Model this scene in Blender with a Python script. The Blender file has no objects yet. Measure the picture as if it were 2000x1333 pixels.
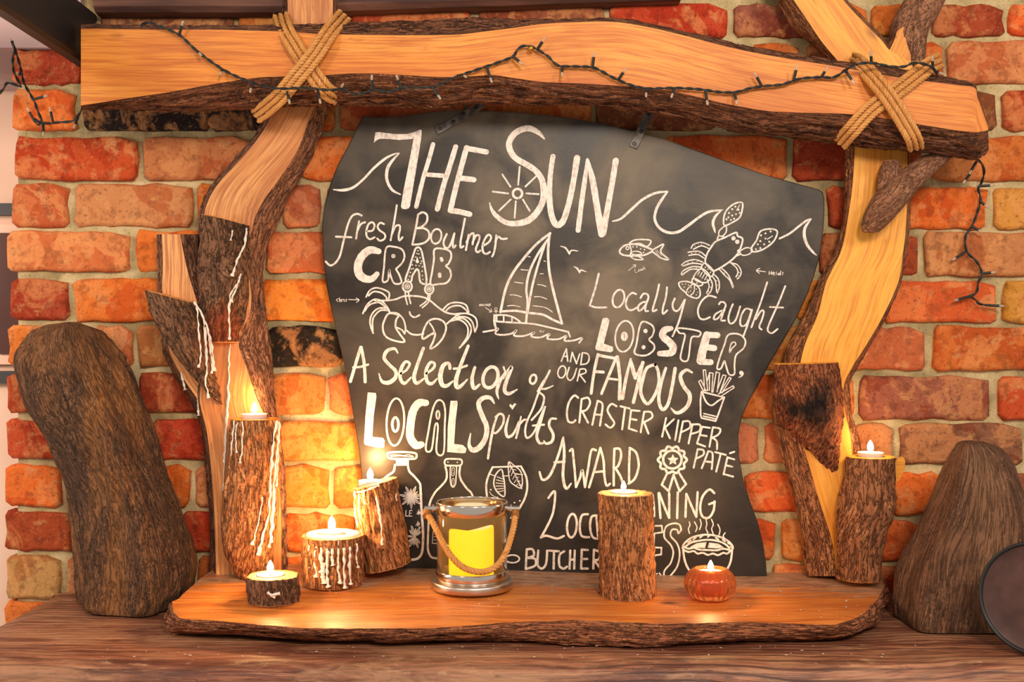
import bpy, math, random
from mathutils import Vector, noise
R = random.Random(7)
PI = math.pi
C = bpy.context.scene.collection
# ------------------------------------------------------------------ camera, light, exposure
CAMY, CAMZ, D0, FPX = -1.8, 1.5, 1.8, 2160.0
cd = bpy.data.cameras.new('camera'); cam = bpy.data.objects.new('camera', cd); C.objects.link(cam)
cam.location = (0, CAMY, CAMZ); cam.rotation_euler = (PI/2, 0, 0)
cd.sensor_width = 36; cd.lens = 36*FPX/2000; cd.clip_start = 0.05
bpy.context.scene.camera = cam
vs = bpy.context.scene.view_settings
vs.view_transform = 'Standard'; vs.look = 'None'; vs.gamma = 1; vs.use_curve_mapping = False
vs.exposure = 0.0
W = bpy.data.worlds.new('room_light'); bpy.context.scene.world = W; W.use_nodes = True
bg = W.node_tree.nodes['Background']; bg.inputs[0].default_value = (1.0, 0.89, 0.77, 1); bg.inputs[1].default_value = 0.5
def area(name, loc, tgt, size, power, col):
    l = bpy.data.lights.new(name, 'AREA'); l.shape = 'DISK'; l.size = size; l.energy = power; l.color = col
    o = bpy.data.objects.new(name, l); C.objects.link(o); o.location = loc
    o.rotation_euler = (Vector(tgt)-Vector(loc)).to_track_quat('-Z', 'Y').to_euler()
area('ceiling_lamp_light', (0.45, -2.3, 2.45), (0.0, 0, 1.55), 0.5, 31, (1.0, 0.88, 0.74))
area('ceiling_lamp_light', (1.35, -1.7, 2.5), (0.2, 0, 1.5), 0.35, 12, (1.0, 0.88, 0.78))
area('recess_fill_light', (-1.7, -.5, 1.75), (-1.1, .34, 1.4), .4, 9, (1.0, 0.84, 0.74))  # added fill that brightens the plaster recess, no known lamp there
area('ceiling_lamp_light', (-1.1, -1.9, 2.35), (-0.3, 0, 1.5), 0.4, 11, (1.0, 0.86, 0.70))

# ------------------------------------------------------------------ helpers
def P(px, py, f=0.0):                       # a sight line's point at f metres in front of the wall face
    d = D0-f
    return Vector(((px-1000)*d/FPX, -f, CAMZ+(666.5-py)*d/FPX))
def S(r, g, b):
    return tuple(((c/255)/12.92 if c/255 <= .04045 else ((c/255+.055)/1.055)**2.4) for c in (r, g, b))+(1,)
def fbm(x, y, z=0, o=3):
    v = 0; a = .5
    for i in range(o):
        v += a*noise.noise(Vector((x, y, z))); x *= 2.1; y *= 2.1; z *= 2.1; a *= .5
    return v
def mesh(name, v, f, mats, parent=None, smooth=True, mi=None, uv=None):
    me = bpy.data.meshes.new(name); me.from_pydata([tuple(p) for p in v], [], f)
    for m in (mats if isinstance(mats, (list, tuple)) else [mats]): me.materials.append(m)
    if mi: me.polygons.foreach_set('material_index', mi)
    me.polygons.foreach_set('use_smooth', [bool(smooth)]*len(me.polygons))
    if uv:
        ul = me.uv_layers.new(name='UVMap').data
        ul.foreach_set('uv', [c for l in me.loops for c in uv[l.vertex_index]])
    me.update()
    o = bpy.data.objects.new(name, me); C.objects.link(o)
    if parent: o.parent = parent; o.matrix_parent_inverse = parent.matrix_world.inverted()
    return o
def thing(name, label, cat, loc=(0, 0, 0), group=None):
    o = bpy.data.objects.new(name, None); C.objects.link(o); o.empty_display_size = .03
    o.location = loc; o.matrix_world.translation = loc
    o['label'] = label; o['category'] = cat
    if group: o['group'] = group
    return o
def tag(o, label, cat, group=None):
    o['label'] = label; o['category'] = cat
    if group: o['group'] = group
    return o
class MB:
    def __init__(s): s.v = []; s.f = []; s.m = []; s.uv = []
    def grid(s, rows, m=0, uvr=None, closed=False, flip=False):
        b = len(s.v); n = len(rows[0])
        for i, r in enumerate(rows):
            s.v += r; s.uv += (uvr[i] if uvr else [(0, 0)]*n)
        for i in range(len(rows)-1):
            for j in range(n if closed else n-1):
                k = (j+1) % n
                q = [b+i*n+j, b+i*n+k, b+(i+1)*n+k, b+(i+1)*n+j]
                s.f.append(q[::-1] if flip else q); s.m.append(m)
    def fan(s, ring, m=0, uv=None, flip=False):
        b = len(s.v); c = sum(ring, Vector())/len(ring); s.v += list(ring)+[c]
        u = uv or [(p.x, p.y) for p in ring]; s.uv += list(u)+[(sum(a[0] for a in u)/len(u), sum(a[1] for a in u)/len(u))]
        n = len(ring)
        for j in range(n):
            q = [b+j, b+(j+1) % n, b+n]; s.f.append(q[::-1] if flip else q); s.m.append(m)
    def box(s, x0, x1, y0, y1, z0, z1, m=0):
        b = len(s.v); s.v += [Vector((x, y, z)) for z in (z0, z1) for y in (y0, y1) for x in (x0, x1)]
        s.uv += [(p.x, p.z) for p in s.v[b:]]
        for q in ((0, 2, 3, 1), (4, 5, 7, 6), (0, 1, 5, 4), (2, 6, 7, 3), (0, 4, 6, 2), (1, 3, 7, 5)):
            s.f.append([b+i for i in q]); s.m.append(m)
    def build(s, name, mats, parent=None, smooth=True):
        return mesh(name, s.v, s.f, mats, parent, smooth, s.m, s.uv)
def cr(pts, step=None, n=None, closed=False):         # catmull-rom resampling of tuples of any size
    k = len(pts)
    if k == 2 and not closed: pts = [pts[0], tuple((a+b)/2 for a, b in zip(*pts)), pts[1]]; k = 3
    out = []; segs = k if closed else k-1
    for i in range(segs):
        if closed: a, b, c, d = pts[(i-1) % k], pts[i], pts[(i+1) % k], pts[(i+2) % k]
        else: a, b, c, d = pts[max(i-1, 0)], pts[i], pts[i+1], pts[min(i+2, k-1)]
        L = math.dist(b[:2], c[:2]); m = n or max(1, int(L/step))
        for j in range(m):
            t = j/m
            out.append(tuple(.5*(2*q+(r-p)*t+(2*p-5*q+4*r-s)*t*t+(3*q-p-3*r+s)*t**3) for p, q, r, s in zip(a, b, c, d)))
    if not closed: out.append(tuple(pts[-1]))
    return out
def frames(path):
    T = []; n = len(path)
    for i in range(n):
        t = path[min(i+1, n-1)]-path[max(i-1, 0)]; T.append(t.normalized() if t.length > 1e-9 else Vector((0, 0, 1)))
    u = T[0].orthogonal().normalized(); out = []
    for t in T:
        u = (u-t*u.dot(t)).normalized(); out.append((t, u, t.cross(u)))
    return out
def tube(mb, path, r, n=8, m=0, caps=True, taper=None):
    fr = frames(path); rows = []; uvr = []; L = 0
    for i, (p, (t, u, w)) in enumerate(zip(path, fr)):
        rr = r*(taper(i/(len(path)-1)) if taper else 1)
        if i: L += (p-path[i-1]).length
        rows.append([p+(u*math.cos(2*PI*j/n)+w*math.sin(2*PI*j/n))*rr for j in range(n)])
        uvr.append([(j/n*2*PI*rr, L) for j in range(n)])
    mb.grid(rows, m, uvr, closed=True)
    if caps: mb.fan(rows[0], m, flip=True); mb.fan(rows[-1], m)
def lathe(mb, prof, c, n=32, m=0, rib=None):
    rows = [[Vector((c[0]+math.cos(2*PI*j/n)*r*(rib(j/n, i) if rib else 1), c[1]+math.sin(2*PI*j/n)*r*(rib(j/n, i) if rib else 1), c[2]+z)) for j in range(n)] for i, (r, z) in enumerate(prof)]
    mb.grid(rows, m, [[(p.x, p.z) for p in r] for r in rows], closed=True)
def rope(mb, path, r, turns_per_m=70, n=6, m=0):        # three-ply twisted rope
    fr = frames(path); L = [0]
    for i in range(1, len(path)): L.append(L[-1]+(path[i]-path[i-1]).length)
    for k in range(3):
        q = []
        for p, (t, u, w), l in zip(path, fr, L):
            a = l*turns_per_m*2*PI+k*2*PI/3
            q.append(p+(u*math.cos(a)+w*math.sin(a))*r*.5)
        tube(mb, q, r*.56, n, m)

# ------------------------------------------------------------------ materials
class NT:
    def __init__(s, name):
        s.mat = bpy.data.materials.new(name); s.mat.use_nodes = True; s.t = s.mat.node_tree; s.b = s.t.nodes['Principled BSDF']
    def n(s, ty, **k):
        x = s.t.nodes.new(ty)
        for a, v in k.items(): setattr(x, a, v)
        return x
    def l(s, a, b): s.t.links.new(a, b)
    def coords(s, kind='Object', scale=(1, 1, 1)):
        tc = s.n('ShaderNodeTexCoord'); mp = s.n('ShaderNodeMapping'); s.l(tc.outputs[kind], mp.inputs[0]); mp.inputs['Scale'].default_value = scale
        return mp.outputs[0]
    def noise(s, vec, scale=1, detail=4, rough=.5, dist=0):
        x = s.n('ShaderNodeTexNoise'); s.l(vec, x.inputs['Vector']); x.inputs['Scale'].default_value = scale
        x.inputs['Detail'].default_value = detail; x.inputs['Roughness'].default_value = rough; x.inputs['Distortion'].default_value = dist
        return x.outputs['Fac']
    def ramp(s, fac, stops):
        x = s.n('ShaderNodeValToRGB'); s.l(fac, x.inputs[0]); e = x.color_ramp.elements
        while len(e) < len(stops): e.new(.5)
        for i, (p, c) in enumerate(stops): e[i].position = p; e[i].color = c if len(c) == 4 else tuple(c)+(1,)
        return x.outputs[0]
    def mix(s, fac, a, b, mode='MIX'):
        x = s.n('ShaderNodeMix', data_type='RGBA', blend_type=mode)
        for v, i in ((fac, 0), (a, 6), (b, 7)):
            if hasattr(v, 'links'): s.l(v, x.inputs[i])
            else: x.inputs[i].default_value = v
        return x.outputs[2]
    def bump(s, h, dist, strength=1.0):
        x = s.n('ShaderNodeBump'); x.inputs['Distance'].default_value = dist; x.inputs['Strength'].default_value = strength
        s.l(h, x.inputs['Height']); s.l(x.outputs[0], s.b.inputs['Normal'])
    def set(s, **k):
        for a, v in k.items():
            i = s.b.inputs[{'col': 'Base Color', 'rough': 'Roughness', 'metal': 'Metallic', 'trans': 'Transmission Weight', 'ior': 'IOR', 'emc': 'Emission Color', 'ems': 'Emission Strength', 'sss': 'Subsurface Weight', 'coat': 'Coat Weight', 'spec': 'Specular IOR Level', 'alpha': 'Alpha'}[a]]
            if hasattr(v, 'links'): s.l(v, i)
            else: i.default_value = v
        return s.mat
G0, G1 = (0, 0, 0, 1), (1, 1, 1, 1)
def plain(name, col, rough=.5, **k):
    m = NT(name); return m.set(col=col, rough=rough, **k)
def wood(name, dark, mid, light, us=22, vs_=2.2, rough=.5, crack=.5, knots=True, dist=1.2, bump=.0012, sp=.4, saw=0):
    m = NT(name); uv = m.coords('UV', (us, vs_, 1)); uf = m.coords('UV', (us*9, vs_*5, 1)); ub = m.coords('UV', (9, 4, 1))
    a = m.noise(uv, 1, 5, .55, dist); f = m.noise(uf, 1, 3, .6, .4); b = m.noise(ub, 1, 2)
    c = m.ramp(a, [(.3, dark), (.5, mid), (.72, light)])
    c = m.mix(m.ramp(b, [(.45, G0), (.66, (.4, .4, .4))]), c, light)
    c = m.mix(m.ramp(m.noise(m.coords('UV', (5, 3, 1)), 1, 3), [(.34, (.5, .5, .5)), (.5, G0)]), c, dark)
    c = m.mix(m.ramp(f, [(.36, (.7, .7, .7)), (.52, G0)]), c, dark)
    cr_ = m.ramp(m.noise(m.coords('UV', (us*1.6, vs_*.9, 1)), 1, 2, .5, 2.2), [(.485, G0), (.497, G1), (.509, G0)])
    crm = m.mix(1.0, cr_, m.ramp(m.noise(ub, .7, 2), [(.5, G0), (.6, (crack, crack, crack))]), 'MULTIPLY')
    c = m.mix(crm, c, tuple(x*.25 for x in dark[:3])+(1,))
    if saw:
        mp = m.n('ShaderNodeMapping'); m.l(m.coords('UV'), mp.inputs[0]); mp.inputs['Rotation'].default_value = (0, 0, 1.05); mp.inputs['Scale'].default_value = (300, 7, 1)
        c = m.mix(m.ramp(m.noise(mp.outputs[0], 1, 2, .5), [(.38, (saw, saw, saw, 1)), (.5, G0)]), c, dark)
    if knots:
        v = m.n('ShaderNodeTexVoronoi'); m.l(m.coords('UV', (9, 5, 1)), v.inputs['Vector']); v.inputs['Scale'].default_value = 1.0
        k = m.ramp(v.outputs['Distance'], [(.03, G1), (.10, G0)])
        c = m.mix(k, c, tuple(x*.4 for x in dark[:3])+(1,))
    m.bump(m.mix(.5, f, a), bump, .7)
    return m.set(col=c, rough=rough, spec=sp)
def bark(name, dark, mid, light, rough=.85, us=60, vs_=16, burn=None, tint=None, bump=.004, fiss=.5):
    m = NT(name); uv = m.coords('UV', (us, vs_, 1)); a = m.noise(uv, 1, 7, .68, .9)
    uf = m.coords('Object', (240, 240, 240)); f = m.noise(uf, 1, 4, .7); b = m.noise(m.coords('Object'), 22, 3)
    c = m.ramp(a, [(.27, dark), (.5, mid), (.76, light)])
    c = m.mix(m.ramp(f, [(.4, (.75, .75, .75)), (.52, G0)]), c, dark)
    c = m.mix(m.ramp(f, [(.6, G0), (.68, (.65, .65, .65))]), c, tuple(min(1, x*1.5+.03) for x in light[:3])+(1,))
    c = m.mix(m.ramp(b, [(.4, G0), (.62, (.7, .7, .7))]), c, tint or mid)
    fs = m.noise(m.coords('UV', (us*2.6, vs_*2.0, 1)), 1, 6, .68, .5)
    c = m.mix(m.ramp(fs, [(.462, G0), (.488, (fiss, fiss, fiss)), (.508, (fiss, fiss, fiss)), (.535, G0)]), c, tuple(x*.5 for x in dark[:3])+(1,))
    for spot in (burn or []):
        (loc, rad, bc) = spot
        tc = m.n('ShaderNodeNewGeometry'); vd = m.n('ShaderNodeVectorMath', operation='DISTANCE'); m.l(tc.outputs['Position'], vd.inputs[0]); vd.inputs[1].default_value = loc
        ad = m.n('ShaderNodeMath', operation='MULTIPLY_ADD'); m.l(m.noise(m.coords('Object', (1, 1, .6)), 60, 6, .7), ad.inputs[0]); ad.inputs[1].default_value = -.07; m.l(vd.outputs['Value'], ad.inputs[2]); ae = m.n('ShaderNodeMath', operation='ADD'); m.l(ad.outputs[0], ae.inputs[0]); ae.inputs[1].default_value = .035; ad = ae
        c = m.mix(m.ramp(ad.outputs[0], [(max(0, rad-.014), (.88, .88, .88, 1)), (rad+.008, G0)]), c, bc)
    m.bump(m.mix(.5, m.mix(.3, a, f), m.ramp(fs, [(.46, G1), (.5, G0), (.54, G1)])), bump, 1.0)
    return m.set(col=c, rough=rough, spec=.25)
M = {}
M['oak'] = wood('oak_face', S(176, 88, 26), S(220, 132, 46), S(232, 154, 62), us=34, vs_=2.2, bump=.0016, saw=.5)
M['oakL'] = wood('weathered_oak_face', S(176, 104, 56), S(218, 146, 82), S(234, 172, 110), us=26, vs_=3, crack=.9, dist=1.2, bump=.002, saw=.9)
M['oakR'] = wood('golden_oak_face', S(200, 116, 34), S(230, 156, 50), S(238, 172, 68), us=26, vs_=2.2, crack=.9, saw=.25)
M['barkB'] = bark('beam_bark', S(66, 35, 25), S(122, 74, 48), S(172, 116, 76), us=90, vs_=9, fiss=.65)
M['barkL'] = bark('left_post_bark', S(86, 52, 40), S(142, 94, 68), S(180, 132, 96), us=60, vs_=14)
M['barkR'] = bark('right_post_bark', S(96, 52, 34), S(154, 96, 60), S(196, 140, 92), us=60, vs_=16)
M['barkO'] = bark('rust_bark', S(116, 62, 34), S(176, 110, 64), S(214, 158, 104), us=75, vs_=14)
M['trunkL'] = bark('trunk_bark', S(66, 42, 32), S(124, 84, 58), S(166, 124, 88), us=45, vs_=18, burn=[(P(434, 650, .10), .040, S(132, 58, 28)), (P(484, 446, .10), .030, S(36, 30, 27))])
M['stubR'] = bark('charred_bark', S(92, 46, 30), S(142, 78, 46), S(180, 118, 74), us=55, vs_=16, burn=[(P(1526, 796, .09), .018, S(26, 18, 14)), (P(1556, 806, .11), .024, S(24, 16, 14)), (P(1590, 806, .11), .030, S(24, 16, 14)), (P(1600, 770, .11), .022, S(30, 18, 14))])
M['branch'] = bark('grey_branch_bark', S(92, 56, 40), S(146, 98, 70), S(180, 134, 100), us=50, vs_=30, bump=.0015)
M['slabtop'] = wood('slab_top_wood', S(150, 76, 32), S(210, 118, 46), S(226, 146, 70), us=30, vs_=2.2, rough=.42, dist=1.8, bump=.002)
def weathered(mt, ythr, grey):
    t = mt.node_tree; b = t.nodes['Principled BSDF']; old = b.inputs['Base Color'].links[0].from_socket
    m = NT.__new__(NT); m.mat = mt; m.t = t; m.b = b
    g = m.n('ShaderNodeNewGeometry'); sx = m.n('ShaderNodeSeparateXYZ'); m.l(g.outputs['Position'], sx.inputs[0])
    ad = m.n('ShaderNodeMath', operation='MULTIPLY_ADD'); m.l(m.noise(m.coords('Object', (9, 34, 9)), 1, 6, .7, .8), ad.inputs[0]); ad.inputs[1].default_value = .40; m.l(sx.outputs['Y'], ad.inputs[2]); ae = m.n('ShaderNodeMath', operation='ADD'); m.l(ad.outputs[0], ae.inputs[0]); ae.inputs[1].default_value = -ythr; ad = ae
    n2 = m.ramp(m.noise(m.coords('Object', (30, 120, 30)), 1, 5, .7), [(.36, tuple(x*.45 for x in grey[:3])), (.52, grey), (.68, tuple(min(1, x*1.5) for x in grey[:3]))])
    m.l(m.mix(m.ramp(ad.outputs[0], [(.0, G0), (.05, (.85, .85, .85, 1))]), old, n2), b.inputs['Base Color'])
weathered(M['slabtop'], .045, S(158, 124, 98))
M['mantel'] = wood('mantel_wood', S(70, 34, 26), S(142, 80, 54), S(192, 136, 100), us=34, vs_=3.2, rough=.5, crack=.9, dist=2.2, bump=.0035)
def patchy(mt, cols):
    t = mt.node_tree; b = t.nodes['Principled BSDF']; m = NT.__new__(NT); m.mat = mt; m.t = t; m.b = b
    for k, (sc, th, col) in enumerate(cols):
        old = b.inputs['Base Color'].links[0].from_socket
        m.l(m.mix(m.ramp(m.noise(m.coords('Object', sc), 1, 6, .66, .9), [(th, G0), (th+.12, (.75, .75, .75, 1))]), old, col), b.inputs['Base Color'])
def rings(mt, col):
    t = mt.node_tree; b = t.nodes['Principled BSDF']; m = NT.__new__(NT); m.mat = mt; m.t = t; m.b = b
    old = b.inputs['Base Color'].links[0].from_socket; w = m.n('ShaderNodeTexWave', wave_type='BANDS', bands_direction='X')
    m.l(m.coords('UV', (1, .35, 1)), w.inputs['Vector']); w.inputs['Scale'].default_value = 22; w.inputs['Distortion'].default_value = 14; w.inputs['Detail'].default_value = 3; w.inputs['Detail Scale'].default_value = .35
    k = m.mix(1.0, m.ramp(w.outputs['Fac'], [(.05, (.8, .8, .8, 1)), (.3, G0)]), m.ramp(m.noise(m.coords('Object', (2.5, 6, 6)), 1, 2), [(.42, (.15, .15, .15, 1)), (.6, G1)]), 'MULTIPLY')
    m.l(m.mix(k, old, col), b.inputs['Base Color'])
patchy(M['mantel'], [((3, 120, 120), .52, S(70, 36, 26)), ((5, 170, 170), .56, S(190, 138, 98)), ((4, 16, 16), .50, S(170, 122, 88)), ((5.5, 21, 21), .53, S(96, 44, 28)), ((14, 60, 60), .60, S(196, 150, 112)), ((30, 90, 90), .60, S(44, 26, 20)), ((45, 60, 60), .63, S(200, 160, 124)), ((9, 28, 28), .62, S(60, 34, 26))])
rings(M['mantel'], S(62, 32, 24))
patchy(M['slabtop'], [((2.5, 90, 90), .56, S(168, 86, 34)), ((3, 26, 26), .56, S(178, 84, 34)), ((14, 70, 70), .64, S(92, 56, 38))])
patchy(M['oak'], [((7, 40, 40), .60, S(190, 98, 36))])
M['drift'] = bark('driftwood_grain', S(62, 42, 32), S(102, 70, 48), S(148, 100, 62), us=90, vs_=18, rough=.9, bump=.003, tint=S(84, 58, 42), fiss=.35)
M['driftR'] = bark('brown_driftwood_grain', S(72, 46, 34), S(108, 72, 50), S(142, 98, 68), us=80, vs_=6, rough=.85, bump=.002, tint=S(116, 78, 54), fiss=.25)
M['rope'] = wood('sisal_fibre', S(168, 104, 52), S(214, 152, 84), S(234, 184, 122), us=500, vs_=60, rough=.9, knots=False, crack=0, bump=.0006, sp=.1)
M['wire'] = plain('black_cable', S(24, 24, 22), .45)
M['led'] = plain('clear_led', S(225, 205, 180), .15, trans=.6)
M['gold'] = plain('brass_cap', S(190, 140, 60), .3, metal=1.0)
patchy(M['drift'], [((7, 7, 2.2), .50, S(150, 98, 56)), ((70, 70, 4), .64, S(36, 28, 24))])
patchy(M['driftR'], [((6, 6, 1.5), .54, S(138, 98, 70)), ((60, 60, 2.2), .63, S(48, 34, 28))])
M['wax'] = plain('candle_wax', S(232, 214, 196), .4, sss=.15)
M['alu'] = plain('aluminium_cup', S(244, 236, 228), .35, metal=.15)
M['wick'] = plain('burnt_wick', S(30, 22, 18), .9)
M['flame'] = plain('flame', S(255, 200, 120), .5, emc=(1, .72, .36, 1), ems=30)
M['iron'] = NT('bracket_iron'); _i = M['iron']; M['iron'] = _i.set(col=_i.ramp(_i.noise(_i.coords('Object'), 90, 3), [(.4, S(66, 60, 56)), (.6, S(104, 96, 90))]), rough=.5, metal=.3)
M['chrome'] = plain('chrome', S(225, 215, 205), .14, metal=1.0)
M['steel'] = plain('brushed_steel', S(205, 190, 175), .3, metal=1.0)
M['glass'] = plain('glow_tinted_glass', S(255, 228, 176), .01, trans=.955, ior=1.13)  # clear glass, the candle's amber glow is put into its tint
M['amber'] = plain('amber_glass', S(255, 160, 96), .03, trans=.88, ior=1.3)
_m = NT('led_candle_wax')
M['ledwax'] = _m.set(col=S(255, 225, 60), rough=.5, emc=(1.0, .74, .010, 1), ems=.92)
M['ledtop'] = plain('led_candle_pale_top', S(250, 240, 210), .5, emc=(1, .9, .62, 1), ems=.8)
_m = NT('lilac_plaster'); M['lilac'] = _m.set(col=_m.ramp(_m.noise(_m.coords('Object'), 5, 3), [(.35, S(150, 122, 122)), (.6, S(186, 156, 150))]), rough=.9)
_m = NT('cream_plaster'); M['plaster'] = _m.set(col=_m.ramp(_m.noise(_m.coords('Object'), 3, 3), [(.35, S(232, 186, 160)), (.65, S(244, 208, 184))]), rough=.9)
M['black'] = plain('black_paint', S(28, 26, 25), .5)
M['dark'] = plain('picture_dark', S(86, 52, 44), .15)
_m = NT('dark_timber'); M['timber'] = _m.set(col=_m.ramp(_m.noise(_m.coords('Object', (6, 60, 60)), 1, 5), [(.35, S(60, 34, 28)), (.65, S(112, 72, 58))]), rough=.8)
M['char'] = plain('charcoal_paint', S(44, 40, 38), .5)
_m = NT('pan_base'); M['pan'] = _m.set(col=_m.ramp(_m.noise(_m.coords('Object'), 30, 4), [(.35, S(60, 32, 26)), (.65, S(84, 50, 42))]), rough=.45)
_m = NT('chalk'); _c = _m.noise(_m.coords('Object', (260, 260, 160)), 1, 3)
M['chalk'] = _m.set(col=_m.ramp(_c, [(.3, S(196, 180, 170)), (.55, S(238, 226, 216))]), rough=.9, spec=.1)
# mortar
_m = NT('lime_mortar'); o_ = _m.coords('Object')
_a = _m.noise(o_, 14, 5, .6); _f = _m.noise(o_, 260, 3, .7)
_c = _m.ramp(_a, [(.35, S(146, 128, 90)), (.5, S(184, 162, 118)), (.66, S(208, 186, 144))])
_c = _m.mix(_m.ramp(_f, [(.32, (.5, .5, .5)), (.46, G0)]), _c, S(110, 90, 62))
_m.bump(_m.mix(.5, _a, _f), .003, .8); M['mortar'] = _m.set(col=_c, rough=.95, spec=.1)
# brick: colour from the object, patches and pits from noise shifted per object
_m = NT('old_brick'); oi = _m.n('ShaderNodeObjectInfo'); tc = _m.n('ShaderNodeTexCoord')
sh = _m.n('ShaderNodeVectorMath', operation='MULTIPLY_ADD'); _m.l(oi.outputs['Random'], sh.inputs[0]); sh.inputs[1].default_value = (37, 61, 83); _m.l(tc.outputs['Object'], sh.inputs[2])
v_ = sh.outputs[0]; n1 = _m.noise(v_, 13, 3, .5, .6); n2 = _m.noise(v_, 9, 4, .6, 1.0); n3 = _m.noise(v_, 170, 5, .7); n4 = _m.noise(v_, 55, 4, .6)
def bc(f): return _m.mix(1.0, oi.outputs['Color'], f, 'MULTIPLY')
c = oi.outputs['Color']
c = _m.mix(_m.ramp(n1, [(.515, G0), (.535, (.85, .85, .85))]), c, bc((.80, .52, .42, 1)))
c = _m.mix(_m.ramp(n2, [(.53, G0), (.57, (.7, .7, .7))]), c, _m.mix(.6, bc((1.1, 1.2, 1.2, 1)), S(220, 146, 88)))
n5 = _m.noise(v_, 34, 7, .72, .4)
c = _m.mix(_m.ramp(n5, [(.54, G0), (.64, (.55, .55, .55))]), c, S(208, 148, 94))
c = _m.mix(_m.ramp(n5, [(.34, (.6, .6, .6)), (.45, G0)]), c, bc((.62, .48, .42, 1)))
c = _m.mix(_m.ramp(n4, [(.36, (.55, .55, .55)), (.46, G0)]), c, bc((.42, .36, .36, 1)))
c = _m.mix(_m.ramp(n3, [(.34, (.75, .75, .75)), (.43, G0)]), c, bc((.38, .34, .34, 1)))
c = _m.mix(_m.ramp(n3, [(.62, G0), (.70, (.4, .4, .4))]), c, S(236, 190, 150))
_m.bump(_m.mix(.5, n3, n5), .005, 1.0); M['brick'] = _m.set(col=c, rough=.85, spec=.2)
# chalkboard: black paint with smeared chalk dust
_m = NT('blackboard_paint'); o_ = _m.coords('Object')
a = _m.noise(o_, 8, 4, .55, .5); f = _m.noise(_m.coords('Object', (30, 30, 120)), 1, 4, .6, .6); g = _m.noise(o_, 700, 2, .6)
sp = _m.n('ShaderNodeSeparateXYZ'); _m.l(tc_ := _m.coords('Object'), sp.inputs[0])
dist = _m.n('ShaderNodeVectorMath', operation='DISTANCE')
sc = _m.n('ShaderNodeVectorMath', operation='MULTIPLY'); _m.l(tc_, sc.inputs[0]); sc.inputs[1].default_value = (1, 0, 1)
_m.l(sc.outputs[0], dist.inputs[0]); q = P(1130, 500, .03); dist.inputs[1].default_value = (q.x, 0, q.z)
rub = _m.ramp(dist.outputs['Value'], [(.12, G1), (.50, (.08, .08, .08, 1))])
dust = _m.mix(1.0, _m.ramp(a, [(.38, (.12, .12, .12)), (.62, G1)]), rub, 'MULTIPLY')
base = _m.mix(_m.ramp(f, [(.45, G0), (.7, (.35, .35, .35))]), S(34, 29, 28), S(54, 44, 40))
c = _m.mix(_m.mix(1.0, dust, (.95, .95, .95, 1), 'MULTIPLY'), base, S(120, 106, 88))
_m.bump(_m.mix(.4, g, f), .0004, .5); M['board'] = _m.set(col=c, rough=_m.ramp(dust, [(0, (.34, .34, .34)), (1, (.5, .5, .5))]), spec=.28)
# ------------------------------------------------------------------ the setting
ZM = CAMZ-.409                                     # mantel top
def struct(o): o['kind'] = 'structure'; return o
# brick wall: mortar bed, then every brick a piece of its own
mb = MB(); rows = []; uvr = []
x0, x1, z0, z1 = -.806, 1.05, .55, 2.2
NX, NZ = 230, 204
for i in range(NZ+1):
    z = z0+(z1-z0)*i/NZ; r = []
    for j in range(NX+1):
        x = x0+(x1-x0)*j/NX
        if j == 0: x += .006*fbm(3, z*22)
        r.append(Vector((x, .0045-.006*fbm(x*22, z*22)-.003*fbm(x*90, z*90, 4, 2), z)))
    rows.append(r)
mb.grid(rows, 0)
mb.box(x0+.004, x1, .012, .30, z0, z1)
M['slabbark'] = bark('slab_edge_bark', S(84, 44, 30), S(160, 94, 60), S(200, 138, 92), us=130, vs_=9)
wall = struct(mb.build('wall_back', M['mortar']))
COL = {'o': (212, 108, 44), 'r': (178, 70, 36), 'p': (204, 128, 82), 'b': (140, 82, 54), 'k': (44, 30, 26), 'y': (220, 130, 56), 'm': (148, 84, 60), 'd': (168, 70, 42), 'q': (208, 116, 64)}
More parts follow.
